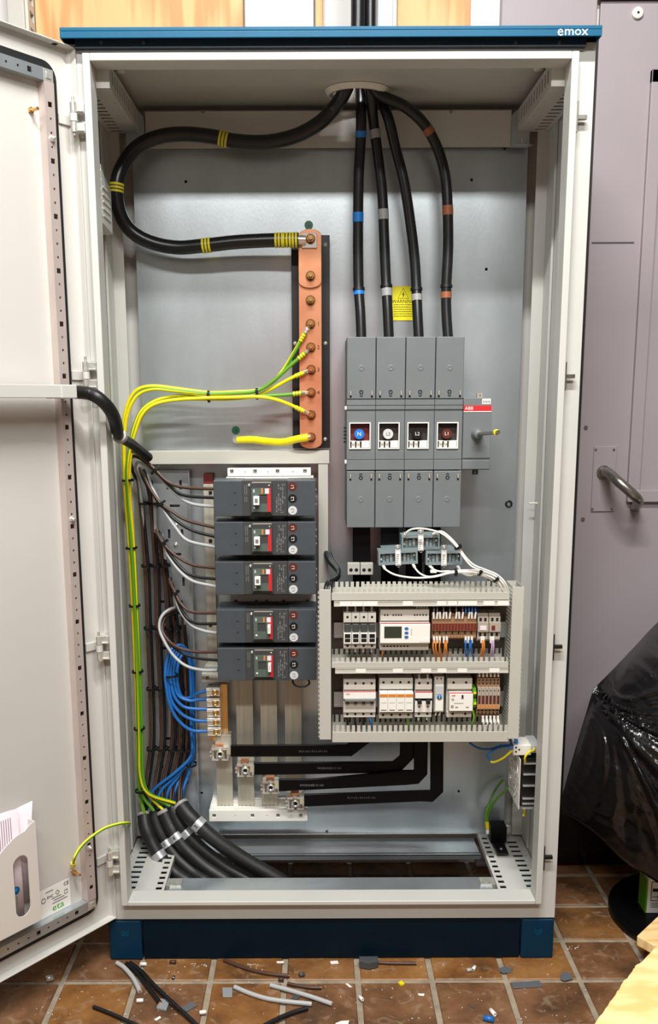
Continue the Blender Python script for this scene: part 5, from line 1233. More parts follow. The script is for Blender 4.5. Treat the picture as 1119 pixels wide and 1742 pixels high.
for k, v in enumerate((1172, 1190)):
    o, a, c, fz, m_ = terminal('earth_terminal', '%s green and yellow earth terminal right of the square white module' % ['upper', 'lower'][k], 804.5, 810.5, v, v+16, 'green', 'earth terminals')
    MB().cyl((m_, YM+.001, fz(.45)), (m_, YM-.001, fz(.45)), .0026, 10).build('earth_mark', M['sign'], o)
for k in range(6):
    u = 811.8+6.4*k
    o, a, c, fz, m_ = terminal('relay_terminal', 'brown grey relay terminal, lower row, %s of six at the right end' % ORD[k], u, u+6.3, 1150, 1222, 'orange', 'relay terminals')
    MB().box(a, c, YM-.002, YM+.0121, fz(.78), fz(.28)).build('socket', M['termgrey'], o)
    MB().box(a+.001, c-.001, YM-.0026, YM-.0018, fz(.66), fz(.46)).build('relay_window', M['sticker_brown'], o)
    MB().box(a+.001, c-.001, YM-.0026, YM-.0018, fz(.76), fz(.68)).build('lever', M['orange'], o)
    q = V((m_, YM-.0018, fz(.345))); MB().cyl(q, q-Y*.0006, .0015, 8).build('indicator', M['hole'], o)
    for g in (.12, .2, .84, .9): MB().box(m_-.0015, m_+.0015, YM+.0054, YM+.0062, fz(g+.02), fz(g-.02)).build('entry', M['hole'], o)
    MB().cyl((m_, YM+.004, fz(.03)), (m_-.001, YM+.002, fz(-.12)), .002, 8).build('ferrule', M['white'], o)
    if k: drop([(u+3, 1221, .054), (u+4.5, 1230, .052), (u+2.5, 1238, .06), (u-2, 1247, .075)], 'whitewire', 'white wire below the relay terminals, %s from the left' % ORD[k-1], 'white wires below the relay terminals', .0021)
drop([(804, 1208, .056), (806, 1220, .053), (803, 1232, .058), (800, 1243, .07)], 'green', 'green wire from the earth terminals into the bottom duct', 'green wires', .0022, False)
wire([(692, 1223, .06), (694, 1232, .062), (695, 1243, .072)], .002, 'green', 'green wire below the surge arrester', None)
wire([(629, 1221, .06), (631, 1230, .06), (633, 1242, .07)], .002, 'blue', 'blue wire below the four pole breaker', None)
for k, u in enumerate((590, 603, 617)): wire([(u, 1221, .06), (u+1, 1230, .06), (u+1, 1244, .07)], .0028, 'black', 'short black wire below the four pole breaker, %s from the left' % ORD[k], 'black wires below the breaker')
wire([(651, 1107, .06), (650, 1114, .06), (648, 1123, .07)], .0016, 'orange', 'orange wire below the energy meter', None)
# ------------------------------------------------------------------ current transformers and their white wires
def ct(u, v, w_, h_, tilt, y, label):
    c = at(u, v, y); k = (2.0+y)/FPX; hw, hh = w_*k/2, h_*k/2
    o = thing('current_transformer', label, 'transformer', (c.x, y+.08, c.z-hh), 'current transformers')
    t = math.radians(tilt); ax, az = V((math.cos(t), 0, math.sin(t))), V((-math.sin(t), 0, math.cos(t)))
    def ob(n, x0, x1, z0, z1, y0, y1, m, bv=.0006, par=None):
        return MB().obox(c+ax*((x0+x1)/2)+az*((z0+z1)/2)+Y*((y0+y1)/2), ax*(abs(x1-x0)/2), Y*((y1-y0)/2), az*(abs(z1-z0)/2)).build(n, M[m], par or o, bevel=bv, seg=1)
    b = MB(); q = c-ax*hw-az*hh; t_ = .004
    b.plate(q, ax, az, Y, 2*hw, 2*hh, .05, [(t_, 2*hw-t_, t_+.001, 2*hh-t_-.002)]); b.build('housing', M['ctgrey'], o)
    ob('terminal_tray', -hw+.004, hw-.004, -hh+.004, hh-.005, .012, .05, 'sw', .0003)
    for sx in (-1, 1):
        for j in range(3): ob('tray_rib', sx*(hw*.28+.008*j), sx*(hw*.28+.008*j+.006), -hh+.005, hh-.007-(.004 if j == 1 else 0), .006+.002*j, .0122, 'ctgrey', .0003)
        q = c+ax*(sx*(hw-.0065))+az*(-hh*.3 if sx < 0 else hh*.15)+Y*.012; MB().lathe(q, -Y, [(0, .003), (.004, .0028), (.004, 0)], 10).build('screw', M['chrome'], o)
    ob('strap', -.0065, .0065, -hh-.002, hh+.003, -.002, .002, 'printlight', .0004)
    ob('strap_label', -.005, .005, -hh+.001, hh-.001, -.0028, -.002, 'white', .0002)
    for j in range(5): ob('print', -.004, -.001+.0009*j, -hh+.004+.0045*j, -hh+.0052+.0045*j, -.0032, -.0028, 'ink', 0)
    ob('strap_ear', -.007, .007, hh+.003, hh+.012, .0, .004, 'ctgrey'); q = c+az*(hh+.0085); MB().lathe(q, -Y, [(0, .0048), (.003, .0042), (.003, .0015), (.002, 0)], 12).build('strap_screw', M['chrome'], o)
    q = c-az*(hh+.003); MB().tube([q+ax*(.003*math.cos(a*.63))+az*(.003*math.sin(a*.63)) for a in range(10)], .0011, 5, closed=True).build('strap_loop', M['steel'], o)
    ob('core', -hw*.75, hw*.75, -hh*.8, hh*.9, .0502, .10, 'ctgrey')
    return c, ax, az, hw, hh
T1 = ct(715.5, 923, 64, 25, 1, .135, 'grey current transformer raised between the other two, under the main switch')
T2 = ct(677, 948.5, 66, 24, 2.5, .128, 'grey current transformer, left one of the lower two')
T3 = ct(755, 949, 61, 24, .5, .128, 'grey current transformer, right one of the lower two')
WW = [
 ([(688, 911, .13), (691, 906, .12), (700, 900.5, .115), (715, 899, .11), (735, 902, .105), (752, 908, .10), (766, 919, .095), (778, 932, .09), (790, 950, .085), (803, 964, .08), (823, 972, .075), (842, 980, .07), (855, 992, .068), (862, 1006, .075)], 'white wire looping over from the raised transformer'),
 ([(740, 907, .13), (747, 904, .12), (755, 906, .108), (768, 917, .1), (780, 931, .095), (792, 948, .09), (806, 961, .085), (825, 969, .08), (844, 977, .075), (858, 990, .072), (865, 1006, .08)], 'second white wire from the raised transformer'),
 ([(652, 963, .13), (656, 969, .122), (670, 977, .115), (690, 981.5, .11), (713, 983, .108), (740, 981, .10), (765, 975, .095), (790, 973, .09), (812, 974, .082), (832, 980, .075), (847, 990, .07), (856, 1005, .075)], 'white wire curving from the left end of the left transformer'),
 ([(703, 961, .13), (707, 968, .122), (715, 976, .115), (728, 981, .112), (745, 979, .105), (768, 972.5, .10), (792, 970, .094), (814, 971, .086), (835, 977, .08), (850, 988, .074), (859, 1005, .08)], 'white wire from the right end of the left transformer'),
 ([(732, 964, .13), (738, 969, .12), (748, 972, .11), (765, 972, .105), (790, 975.5, .098), (812, 977.5, .09), (832, 984, .082), (845, 994, .078), (853, 1006, .085)], 'white wire from the left end of the right transformer'),
 ([(779, 964, .13), (783, 970, .12), (790, 977, .115), (800, 979, .11), (812, 976, .10), (830, 979, .09), (848, 989, .085), (860, 1004, .085)], 'white wire from the right end of the right transformer'),
]
for L, l_ in WW:
    o, p = wire(L, .0021, 'whitewire', l_, 'transformer wires', name='sensor_wire')
    d = (p[1]-p[0]).normalized(); MB().tube([p[0]-d*.006, p[0]+d*.008], .0034, 8).build('connector', M['plug_white'], o)
for u, v, yy, ax, l_ in ((779, 931, .092, (.5, 0, -.7), 'right of the raised transformer'), (775, 974, .097, (1, 0, .1), 'under the right transformer'), (816, 973, .084, (.9, 0, -.3), 'where the transformer wires join'), (843, 985, .076, (.7, 0, -.6), 'above the top duct at its right end')): tie(u, v, yy, .0075, .0085, ax, 'black cable tie on the white wires '+l_, 'ties on the white wires')
q = at(737, 972, .11); MB().obox(q, X*.007, Y*.004, Z*.0032).build('connector_block', M['plug_white'], None, 'small white connector on a wire below the right transformer', 'connector', bevel=.001)
for k, (u0, u1) in enumerate(((591, 612), (613, 634.5))):
    a, c = at(u0, 978, .21), at(u1, 958, .21); b = MB(); w_, h_ = c.x-a.x, c.z-a.z
    o = b.box(a.x, c.x, .21, .2262, a.z, c.z).build('bar_clamp_block', M['duct'], None, 'grey two hole clamp block on the black flexible bar, %s of the pair' % ['left', 'right'][k], 'clamp', 'bar clamp blocks', bevel=.001, org=a); WPOS[o.name] = a.copy()
    for f in (.28, .72): hole(o, a.x+w_*f, a.z+h_*.42, .21, .0042)
# black cable bundle curling behind the left duct
for k in range(3):
    wire([(554+3*k, 940, .30), (560+3*k, 955, .26), (571+2*k, 968, .20), (576, 976+2*k, .15), (569-k, 985+2*k, .125), (557+3*k, 992+k, .10), (554+4*k, 1006, .085), (554+4*k, 1030, .085)], .0052, 'cable', 'black cable curling into the top of the left duct, %s of three' % ORD[k], 'black cables into the left duct')
# ------------------------------------------------------------------ fan heater on the right side wall
zt, zb = at(887, 1292, .06).z, at(887, 1380, .06).z; XG = .424
fh = thing('fan_heater', 'black finned fan heater with a round pierced guard on the right wall', 'heater', (.46, .19, zb))
FY0, FY1 = .065, .185
zc, yc = (zt+zb)/2, (FY0+FY1)/2
MB().box(XG+.006, .478, FY0+.012, FY1, zb+.004, zt-.004).build('body', M['black'], fh, bevel=.001)
hs = []
b = MB(); n = 17; s_ = .118/n
for i in range(n):
    for j in range(n):
        yy, zz = (i+.5)*s_-.059, (j+.5)*s_-.059; r_ = math.hypot(yy, zz)
        if .014 < r_ < .055 and (i+j) % 2 == 0: hs.append(((i+.08)*s_, (i+.92)*s_, (j+.08)*s_, (j+.92)*s_))
b.plate((XG, FY0, zc-.059), Y, Z, X, .118, .118, .0015, hs)
b.build('fan_guard', M['din_white'], fh)
for k in range(3): b = MB(); b.tube([V((XG-.001, yc+(.024+.013*k)*math.cos(a*.314), zc+(.024+.013*k)*math.sin(a*.314))) for a in range(20)], .001, 5, closed=True); b.build('guard_ring', M['zinc'], fh)
MB().cyl((XG-.0012, yc, zc), (XG+.004, yc, zc), .013, 18).build('fan_hub', M['din_white'], fh)
for f in (.12, .33, .55, .8, .9, .985): zz = zt-(zt-zb)*f; MB().box(XG+.010, .470, FY0+.006, FY0+.0125, zz-.0016, zz+.0010).build('fin', M['zinc'], fh)
MB().box(.472, .4745, FY0-.004, FY1, zb-.01, zt+.004).box(.4745, .4975, FY1-.01, FY1, zb+.02, zt-.02).build('mounting_bracket', M['duct'], fh)
q0, q1 = at(872, 1284, .08), at(903, 1266, .08)
tb_ = MB().box(q0.x, q1.x, .075, .13, q0.z, q1.z).build('terminal_box', M['din_white'], fh, bevel=.002)
for k in range(3): hole(tb_, q0.x+.006+.007*(k % 2), q1.z-.006-.005*k, .075, .0022)
MB().box(q1.x+.001, .4725, .08, .15, q0.z+.004, q1.z-.004).build('terminal_cover', M['printlight'], fh, bevel=.001)
wire([(893, 1297, .07), (893, 1288, .062), (900, 1279, .062), (907, 1277, .07), (909, 1272, .085)], .0026, 'yellow', 'yellow wire on top of the fan heater', None)
wire([(892, 1375, .10), (892, 1382, .10), (890, 1388, .10)], .003, 'yellow', 'yellow stub below the fan heater', None)
# wires between the right duct and the heater
for k, L in enumerate([[(799, 1264, .10), (808, 1270, .105), (820, 1274, .10), (835, 1274, .095), (848, 1270, .09), (862, 1268, .085), (873, 1268, .08)], [(876, 1256, .09), (877, 1264, .085), (872, 1274, .08), (862, 1270, .085), (848, 1272, .088), (838, 1277, .09), (829, 1285, .095), (833, 1292, .10)], [(868, 1256, .09), (869, 1264, .085), (866, 1268, .084), (858, 1270, .084), (850, 1268, .09)], [(879, 1256, .09), (879, 1266, .082), (874, 1276, .08)]]):
    wire(L, .0026, 'blue', ['blue wire sagging under the bottom duct', 'blue wire looping back below the right duct', 'short blue wire out of the right duct', 'blue wire from the right duct into the heater terminal'][k], 'blue wires at the heater')
o, p = wire([(834, 1296, .10), (842, 1296, .098), (855, 1290, .09), (866, 1281, .085), (874, 1274, .08)], .0026, 'yellow', 'yellow green wire between the heater terminal and the blue loop', None)
# black door contact box with earth wires, on a black bar at the floor
q0, q1 = at(833, 1431, .30), at(861, 1405, .30)
sb = thing('door_contact', 'small black box at the rear right of the cabinet floor', 'switch', ((q0.x+q1.x)/2, .33, FZ))
MB().box(q0.x, q1.x, .29, .335, q0.z, q1.z).build('housing', M['blackgloss'], sb, bevel=.002)
MB().box(q0.x+.006, q1.x-.006, .10+.13, .30, FZ+.009, FZ+.0125).box(q0.x+.004, q1.x-.006, .27, .33, FZ+.0085, q0.z-.0005).build('foot_bar', M['black'], sb, bevel=.001)
q = V((q1.x, .31, q1.z-.006)); MB().cyl(q, q+X*.012, .0045, 8).cyl(q+X*.004, q+X*.006, .007, 6).build('bolt', M['chrome'], sb)
q = V(((q0.x+q1.x)/2, .255, FZ+.0126)); MB().lathe(q, Z, [(0, .005), (.003, .004), (.003, 0)], 10).build('screw', M['steel'], sb)
for k, L in enumerate([[(856, 1326, .35), (846, 1338, .335), (836, 1356, .32), (829, 1376, .31), (826, 1392, .30), (828, 1402, .296)], [(872, 1332, .16), (858, 1346, .20), (842, 1362, .25), (832, 1380, .28), (829, 1392, .29), (829, 1402, .292)]]):
    o, p = wire(L, .0030, 'green', ['dark green earth wire bending down to the small black box', 'brighter green earth wire from the heater to the small black box'][k], None, name='earth_wire')
    if k: MB().tube([at(828, 1398, .29), at(829, 1410, .288)], .0052, 8).build('lug_sleeve', M['yellow'], o); MB().obox(at(829, 1415, .289), X*.0035, Y*.001, Z*.006).build('cable_lug', M['chrome'], o)
# filter fan housing high on the left side wall
zt, zb = at(185, 283, .2).z, at(187, 398, .2).z
vf = thing('filter_fan', 'beige filter fan housing with a pierced lower corner on the left wall', 'vent', (-.4975, .12, zb))
xf = -.468
MB().prism([(.0, zb+.012), (.0, zt+.01), (.205, zt-.045), (.205, zb), ], (xf-.0001, .008, 0), Y, Z, X*-.0284).build('housing', M['cab'], vf, bevel=.002)
hs = [(.004+.008*i, .009+.008*i, .006+.009*j, .012+.009*j) for i in range(8) for j in range(10) if (i+j) % 2 == 0]
MB().plate((xf+.0002, .045, zb+.02), Y, Z, X, .07, .1, .0012, hs).build('pierced_grille', M['din_white'], vf)
for k in range(5): MB().box(xf, xf+.002, .125, .195, zb+.022+.014*k, zb+.026+.014*k).build('louvre', M['cab'], vf)
# small fittings on the right side wall and post
for u, v, x_ in ((914, 856, .4955),): q = atx(u, v, x_); MB().cyl(q, q-X*.02, .002, 8).build('wall_pin', M['plug_white'], None, 'tiny white pin on the right side wall of the cabinet', 'pin')
# ------------------------------------------------------------------ things on the open door
s0, zz1 = dat(130, 655.5, .05); _, zz0 = dat(130, 677, .05)
dd = thing('door_trunking', 'level pale grey trunking across the inside of the open door', 'trunking', dp(s0, TP, zz0))
b = MB(); dbox(b, s0+.035, .9, .0012, .05, zz0, zz1); b.build('trunking', M['cab'], dd, bevel=.001)
b = MB(); dbox(b, s0, s0+.037, .0014, .0515, zz0-.001, zz1+.001); b.build('end_cap', M['cab'], dd, bevel=.002)
cd_ = smooth([dp(s0+.012, .026, (zz0+zz1)/2), dp(s0-.004, .028, (zz0+zz1)/2)]+[at(*p) for p in [(150, 669, -.062), (166, 676, -.066), (180, 688, -.06), (190, 702, -.046), (196, 717, -.024), (199, 731, .01), (202, 740, .05), (210, 747, .10), (222, 754, .15), (237, 766, .2), (253, 779, .235)]], 10)
b = MB(); n = len(cd_); b.tube(cd_, [(.0125 if i < 72 else .0105)+(.0008 if i % 2 else 0) for i in range(n)], 14)
o = b.build('conduit', M['black'], None, 'ribbed black conduit bridging from the door trunking into the cabinet', 'conduit', org=cd_[0]); WPOS[o.name] = cd_[0].copy()
i = near(cd_, 203, 741, .06); d = (cd_[i+1]-cd_[i-1]).normalized(); MB().tube([cd_[i]-d*.011, cd_[i]+d*.011], .0150, 14).build('conduit_clamp', M['cab'], o)
# document pocket with drawings
def dpx(u, v, t): s_, z_ = dat(u, v, t); return s_, z_
T_ = .020
sR, zTop = dpx(60, 1397, T_); _, zBot = dpx(68, 1566, T_)
sL = sR+.235*1.0
pk = thing('document_pocket', 'pale grey plastic document pocket low on the open door', 'document holder', dp(sR, TP, zBot))
b = MB()
ov = (dpx(50, 1500, T_)[0], dpx(24, 1500, T_)[0])
oz = (dpx(38, 1560, T_)[1], dpx(36, 1455, T_)[1])
def sheet2d(name, outer, holes, th, m, parent, org, ax, ay, az, sm=False):
    """flat sheet cut to an outline with holes (a filled 2D curve turned into a mesh)"""
    c = bpy.data.curves.new('c', 'CURVE'); c.dimensions = '2D'; c.fill_mode = 'BOTH'; c.extrude = th/2
    for loop in [outer]+holes:
        sp = c.splines.new('POLY'); sp.points.add(len(loop)-1); sp.use_cyclic_u = True
        for p, (u, v) in zip(sp.points, loop): p.co = (u, v, 0, 1)
    t = bpy.data.objects.new('t', c); COL.objects.link(t); dg = bpy.context.evaluated_depsgraph_get(); dg.update()
    me = bpy.data.meshes.new_from_object(t.evaluated_get(dg)); bpy.data.objects.remove(t); bpy.data.curves.remove(c)
    off = wpos(parent); q = V(org)-off
    me.transform(Matrix(((ax.x, ay.x, az.x, q.x), (ax.y, ay.y, az.y, q.y), (ax.z, ay.z, az.z, q.z), (0, 0, 0, 1))))
    me.materials.clear(); me.materials.append(M[m])
    o = bpy.data.objects.new(name, me); COL.objects.link(o); o.parent = parent; WPOS[o.name] = off.copy(); return o
W_, H_ = .30, zTop-zBot
a0, a1 = ov[0]-sR, ov[1]-sR; c0, c1 = oz[0]-zBot, oz[1]-zBot; r_ = (a1-a0)/2
outer = [(0, 0), (W_, 0), (W_, H_-.005)]+[(W_-.02-.014*k, H_-.07+.06*(1-math.sin(math.pi*(k+2)/18))) for k in range(17)][:0]
scoop = []
for k in range(25):
    f = k/24; u = .026+f*.12; scoop.append((u, H_-.012-.052*(.5-.5*math.cos(math.pi*f))))
outer = [(0, 0), (W_, 0), (W_, H_-.012)]+[(W_-.026-.1*f, H_-.012-.052*(.5-.5*math.cos(math.pi*f))) for f in [k/12 for k in range(13)]]+scoop[::-1]+[(.012, H_-.002), (0, H_)]
def oval(off): 
    m_ = (a0+a1)/2+off
    return [(m_+r_*math.cos(math.pi*k/12), c1-r_+r_*math.sin(math.pi*k/12)) for k in range(13)]+[(m_-r_*math.cos(math.pi*k/12), c0+r_-r_*math.sin(math.pi*k/12)) for k in range(13)]
sheet2d('front_sheet', outer, [oval(0), oval(.075)], .002, 'pocket', pk, dp(sR, T_-.001, zBot), DU, Z, DN)
b = MB(); dbox(b, sR, sR+.30, TP+.0002, T_-.0021, zBot, zBot+.002); dbox(b, sR, sR+.002, TP+.0002, T_-.0021, zBot+.002, zTop); dbox(b, sR+.298, sR+.30, TP+.0002, T_-.0021, zBot+.002, zTop-.01); b.build('pocket_sides', M['pocket'], pk)
def sheet(ds0, ds1, z0, z1, t, lab, wav, m='paper', grp='drawings in the pocket', amp=1.0, skew=0.0):
    b = MB(); n = 12; vs = []
    for i in range(n+1):
        f = i/n; s_ = sR+ds0+(ds1-ds0)*f
        for z_, tt in ((z0, t), (z0+(z1-z0)*.5, t+amp*.001*math.sin(5*f+wav)), (z1+.006*math.sin(7*f+wav), t+amp*(.007*math.sin(4*f+wav)-.004*f))):
            for q in (0, .0004): vs.append(dp(s_-skew*(z_-z0)/(z1-z0), tt+q, z_))
    fs = []
    for i in range(n):
        for k in range(2):
            a, c = i*6+k*2, (i+1)*6+k*2; fs += [(a, a+2, c+2, c), (a+1, c+1, c+3, a+3)]
        a, c = i*6, (i+1)*6; fs += [(a, c, c+1, a+1), (a+4, a+5, c+5, c+4)]
    b.add(vs, fs, 0, True)
    o = b.build('drawing_sheet', M[m], None, lab, 'paper', grp, org=dp(sR+ds0, t, z0)); WPOS[o.name] = dp(sR+ds0, t, z0); return o
zp = dpx(65, 1358, TP+.01)[1]
p1 = sheet(.006, .26, zBot+.04, zp, TP+.014, 'tall blank sheet sticking up at the back of the document pocket', 2.2, skew=.016)
p2 = sheet(.028, .25, zBot+.003, zTop+.030, TP+.024, 'printed drawing sheet standing in front inside the document pocket', .4, amp=0.0)
def ptext(par, s_, ds, z_, size, m, sq=1.0, t=.0012): return text('lettering', s_, dp(sR+ds, TP+.024+t, z_), size, M[m], par, ax=Z, ay=DU, squeeze=sq)
b = MB()
for k in range(9): dbox(b, sR+.045+.0052*k, sR+.0468+.0052*k, TP+.0244, TP+.0247, zBot+.075, zTop+.02)
g = b.build('print', M['printred'], p2); g['kind'] = 'stuff'
mid = (ov[0]+ov[1])/2-sR
ptext(p2, 'ECR Projecten', mid+.004, zBot+.040, .009, 'printgrey', t=.0009); pass
q = dp(sR+mid+.004, TP+.0246, zBot+.078); MB().cyl(q, q+DN*.0004, .0085, 20).build('round_emblem', M['teal'], p2); MB().cyl(q+DN*.0004+Z*.002, q+DN*.0006+Z*.002, .005, 4).build('round_emblem', M['sticker_blue'], p2)
# door earth strap
es = [dp(*(dat(124, 1472, TP+.012)[0], TP+.012, dat(124, 1472, TP+.012)[1]))]
es = smooth([es[0], at(127, 1458, -.11), at(138, 1440, -.09), at(155, 1424, -.075), at(178, 1409, -.055), at(200, 1402, -.04), at(216, 1400, -.018), at(220, 1402, .01), at(217, 1410, .05), at(213, 1425, .10)], 8)
o = MB().tube(es, .0032, 8, stripe=ST).build('door_earth_strap', YG, None, 'yellow earth strap arching from the door to the cabinet', 'cable', org=es[0]); WPOS[o.name] = es[0].copy()
d = (es[1]-es[0]).normalized(); MB().tube([es[0]-d*.002, es[0]+d*.014], .0056, 10).build('lug_sleeve', M['yellow'], o); MB().obox(es[0]-d*.009-DN*.002, DU*.004, DN*.0008, Z*.009).build('cable_lug', M['chrome'], o)
# ------------------------------------------------------------------ offcuts and litter on the floor
def fpath(L, r, k=5): return smooth([atz(u, v, r+.0004+(e[0] if e else 0)) for u, v, *e in L], k)
def offcut(L, r, m, label, core=True, grp='cable offcuts on the floor', name='cable_offcut'):
    p = fpath(L, r); o = MB().tube(p, r, 10).build(name, M[m], None, label, 'offcut', grp, org=p[0]); WPOS[o.name] = p[0].copy()
    if core:
        d = (p[-1]-p[-2]).normalized(); MB().cyl(p[-1]-d*.001, p[-1]+d*.0008, r*.62, 8).build('copper_core', M['copper'], o)
    return o
offcut([(199, 1638), (211, 1646), (225, 1662), (233, 1676), (238, 1687)], .0052, 'greywire', 'curved grey cable offcut by the left plinth corner')
offcut([(215, 1639), (232, 1654), (252, 1680), (272, 1706)], .0048, 'black', 'straight black cable offcut beside the curved grey one')
offcut([(221, 1638, .006), (240, 1652, .006), (262, 1676, .006), (300, 1712, .004), (335, 1744)], .0046, 'cable', 'long black cable offcut running out of the picture at the bottom')
offcut([(159, 1713), (185, 1723), (210, 1734), (240, 1748)], .0042, 'black', 'thin black cable end on the tile at the lower left')
offcut([(381, 1633), (400, 1641), (430, 1651), (460, 1657), (492, 1660)], .0040, 'brown', 'long bent brown cable offcut in front of the plinth')
offcut([(489, 1673), (508, 1677), (530, 1680), (546, 1680)], .0038, 'brown', 'short brown cable offcut on the tile above the grey pair')
offcut([(399, 1679), (425, 1690), (455, 1699), (490, 1704), (530, 1708)], .0050, 'greywire', 'bent grey cable offcut, left one of the grey pair')
offcut([(460, 1676), (490, 1684), (530, 1696), (565, 1708)], .0050, 'greywire', 'straight grey cable offcut, right one of the grey pair')
offcut([(523, 1715), (500, 1722), (475, 1732), (440, 1750)], .0048, 'black', 'black cable offcut slanting at the bottom of the picture')
offcut([(640, 1637), (665, 1638.5), (708, 1639)], .0036, 'brown', 'brown rod lying along the plinth')
def chip(poly, t, m, label, cat='offcut', lift=0.0, name='plastic_chip', grp='scraps on the floor'):
    P = [atz(u, v, .0006+lift) for u, v in poly]; c = P[0]
    o = MB().prism([(p.x-c.x, p.y-c.y) for p in P], c, X, Y, Z*t).build(name, M[m], None, label, cat, grp, bevel=.0004, seg=1, org=c); return o
dm('chipgrey', (92, 96, 100), .5); dm('chiplight', (140, 144, 146), .45)
chip([(378, 1681), (395, 1681), (395, 1697), (379, 1697)], .002, 'chiplight', 'square grey plastic scrap left of the bent grey offcut')
chip([(306, 1716), (325, 1705), (336, 1711), (318, 1722)], .002, 'chipgrey', 'slanted grey plastic scrap near the bottom left')
chip([(266, 1717), (273, 1701), (289, 1704), (283, 1721)], .004, 'chiplight', 'folded grey plastic scrap at the end of the black offcut')
chip([(845, 1650), (858, 1644), (872, 1648), (870, 1655), (855, 1656)], .0015, 'chipgrey', 'arrow shaped grey plastic scrap before the right plinth')
chip([(868, 1672), (918, 1669), (923, 1679), (874, 1682)], .0015, 'chipgrey', 'long toothed grey plastic scrap on the right')
chip([(952, 1660), (958, 1654), (972, 1656), (974, 1666), (960, 1669), (954, 1667)], .0015, 'chipgrey', 'small hand shaped grey plastic scrap at the far right')
chip([(495, 1699), (502, 1691), (513, 1694), (505, 1701)], .0015, 'sw_dark', 'dark scrap under the straight grey offcut')
chip([(797, 1709), (808, 1715), (806, 1717), (796, 1711)], .001, 'sw_dark', 'tiny dark sliver on the tile at the lower right')
c0 = atz(627, 1645, .0005); o = MB().prism([(-.021, .014), (-.021, -.004), (.0, -.012), (.021, -.004), (.021, .014)], (c0.x, c0.y, .0006), X, Y, Z*.018).build('plastic_knockout', M['sw_dark'], None, 'dark grey plastic block against the middle of the plinth', 'block', bevel=.0015)
def bit(u, v, l_, r, m, ang, label, name='sleeve_scrap'):
    c = atz(u, v, r+.0003); a = math.radians(ang); d = V((math.cos(a), math.sin(a), 0))*l_/2
    b = MB(); b.lathe(c-d, d, [(0, r*.6), (0, r), (l_, r), (l_, r*.6), (l_*.3, r*.55)], 10)
    return b.build(name, M[m], None, label, 'scrap', 'scraps on the floor')
for a in [(244, 1640, .014, .004, 'whitewire', 0, 'white sleeve scrap at the left plinth corner'), (238, 1702, .014, .0042, 'whitewire', 5, 'white sleeve scrap below the curved grey offcut'), (345, 1722, .014, .0042, 'whitewire', 10, 'white sleeve scrap near the bottom edge'), (294, 1636.5, .014, .004, 'brown', 0, 'brown sleeve scrap against the plinth'), (295, 1663, .008, .003, 'steel', 80, 'tiny metal scrap on the second tile'), (513, 1658, .012, .0045, 'sw_dark', 20, 'dark sleeve scrap right of the bent brown offcut'), (478, 1666, .012, .004, 'brown', 0, 'dark brown scrap on the joint'), (614, 1698, .014, .0038, 'plug_white', -60, 'white ring scrap on the joint in the middle'), (798, 1650, .012, .004, 'greywire', 10, 'grey sleeve scrap before the plinth'), (806, 1647, .014, .004, 'white', 60, 'white sleeve scrap before the plinth'), (831, 1733, .021, .006, 'blue', -20, 'blue sleeve scrap at the bottom'), (838, 1722, .018, .0045, 'white', -70, 'white sleeve scrap beside the blue one'), (84, 1664, .016, .007, 'zinc', 30, 'metal ferrule on the joint below the door')]:
    bit(*a)
chip([(677, 1674), (683, 1671), (688, 1676), (682, 1678)], .005, 'yellow', 'tiny yellow green scrap on the joint')
chip([(561, 1637), (574, 1636), (576, 1640), (563, 1641)], .003, 'white', 'white paper scrap against the plinth')
chip([(470, 1636.5), (482, 1636), (483, 1639), (471, 1639)], .002, 'white', 'second white paper scrap against the plinth')
chip([(587, 1674), (592, 1674), (599, 1680), (594, 1680)], .0015, 'white', 'white sliver in the middle of a tile')
chip([(710, 1691), (722, 1691), (721, 1695), (712, 1694)], .0015, 'white', 'white sliver on the right middle tile')
chip([(570, 1742), (580, 1738), (594, 1737), (592, 1744), (576, 1746)], .002, 'white', 'white torn scrap at the very bottom')
chip([(262, 1735), (272, 1729), (274, 1732), (266, 1737)], .0015, 'white', 'thin white shaving at the lower left')
rng = random.Random(3); b = MB()
for i in range(110):
    u, v = rng.uniform(60, 1000), rng.uniform(1634, 1740)
    if u > 945 and v < 1660: continue
    if v < 1640 and 185 < u < 945: v = 1641
    c = atz(u, v, .0008); a = rng.uniform(0, 3.14); l_ = rng.uniform(.0005, .0018); d = V((math.cos(a), math.sin(a), 0)); b.obox(c, d*l_, d.cross(Z)*rng.uniform(.0003, .0007), Z*.0004)
for u0, u1, v in ((325, 355, 1641), (420, 440, 1642), (960, 985, 1610)):
    for i in range(14):
        c = atz(rng.uniform(u0, u1), v+rng.uniform(-2, 6), .0008); a = rng.uniform(0, 3.14); l_ = rng.uniform(.0007, .002); d = V((math.cos(a), math.sin(a), 0)); b.obox(c, d*l_, d.cross(Z)*.0005, Z*.0004)
o = b.build('swarf_crumbs', M['white'], None, 'white plastic crumbs scattered over the floor tiles', 'crumbs', kind='stuff')
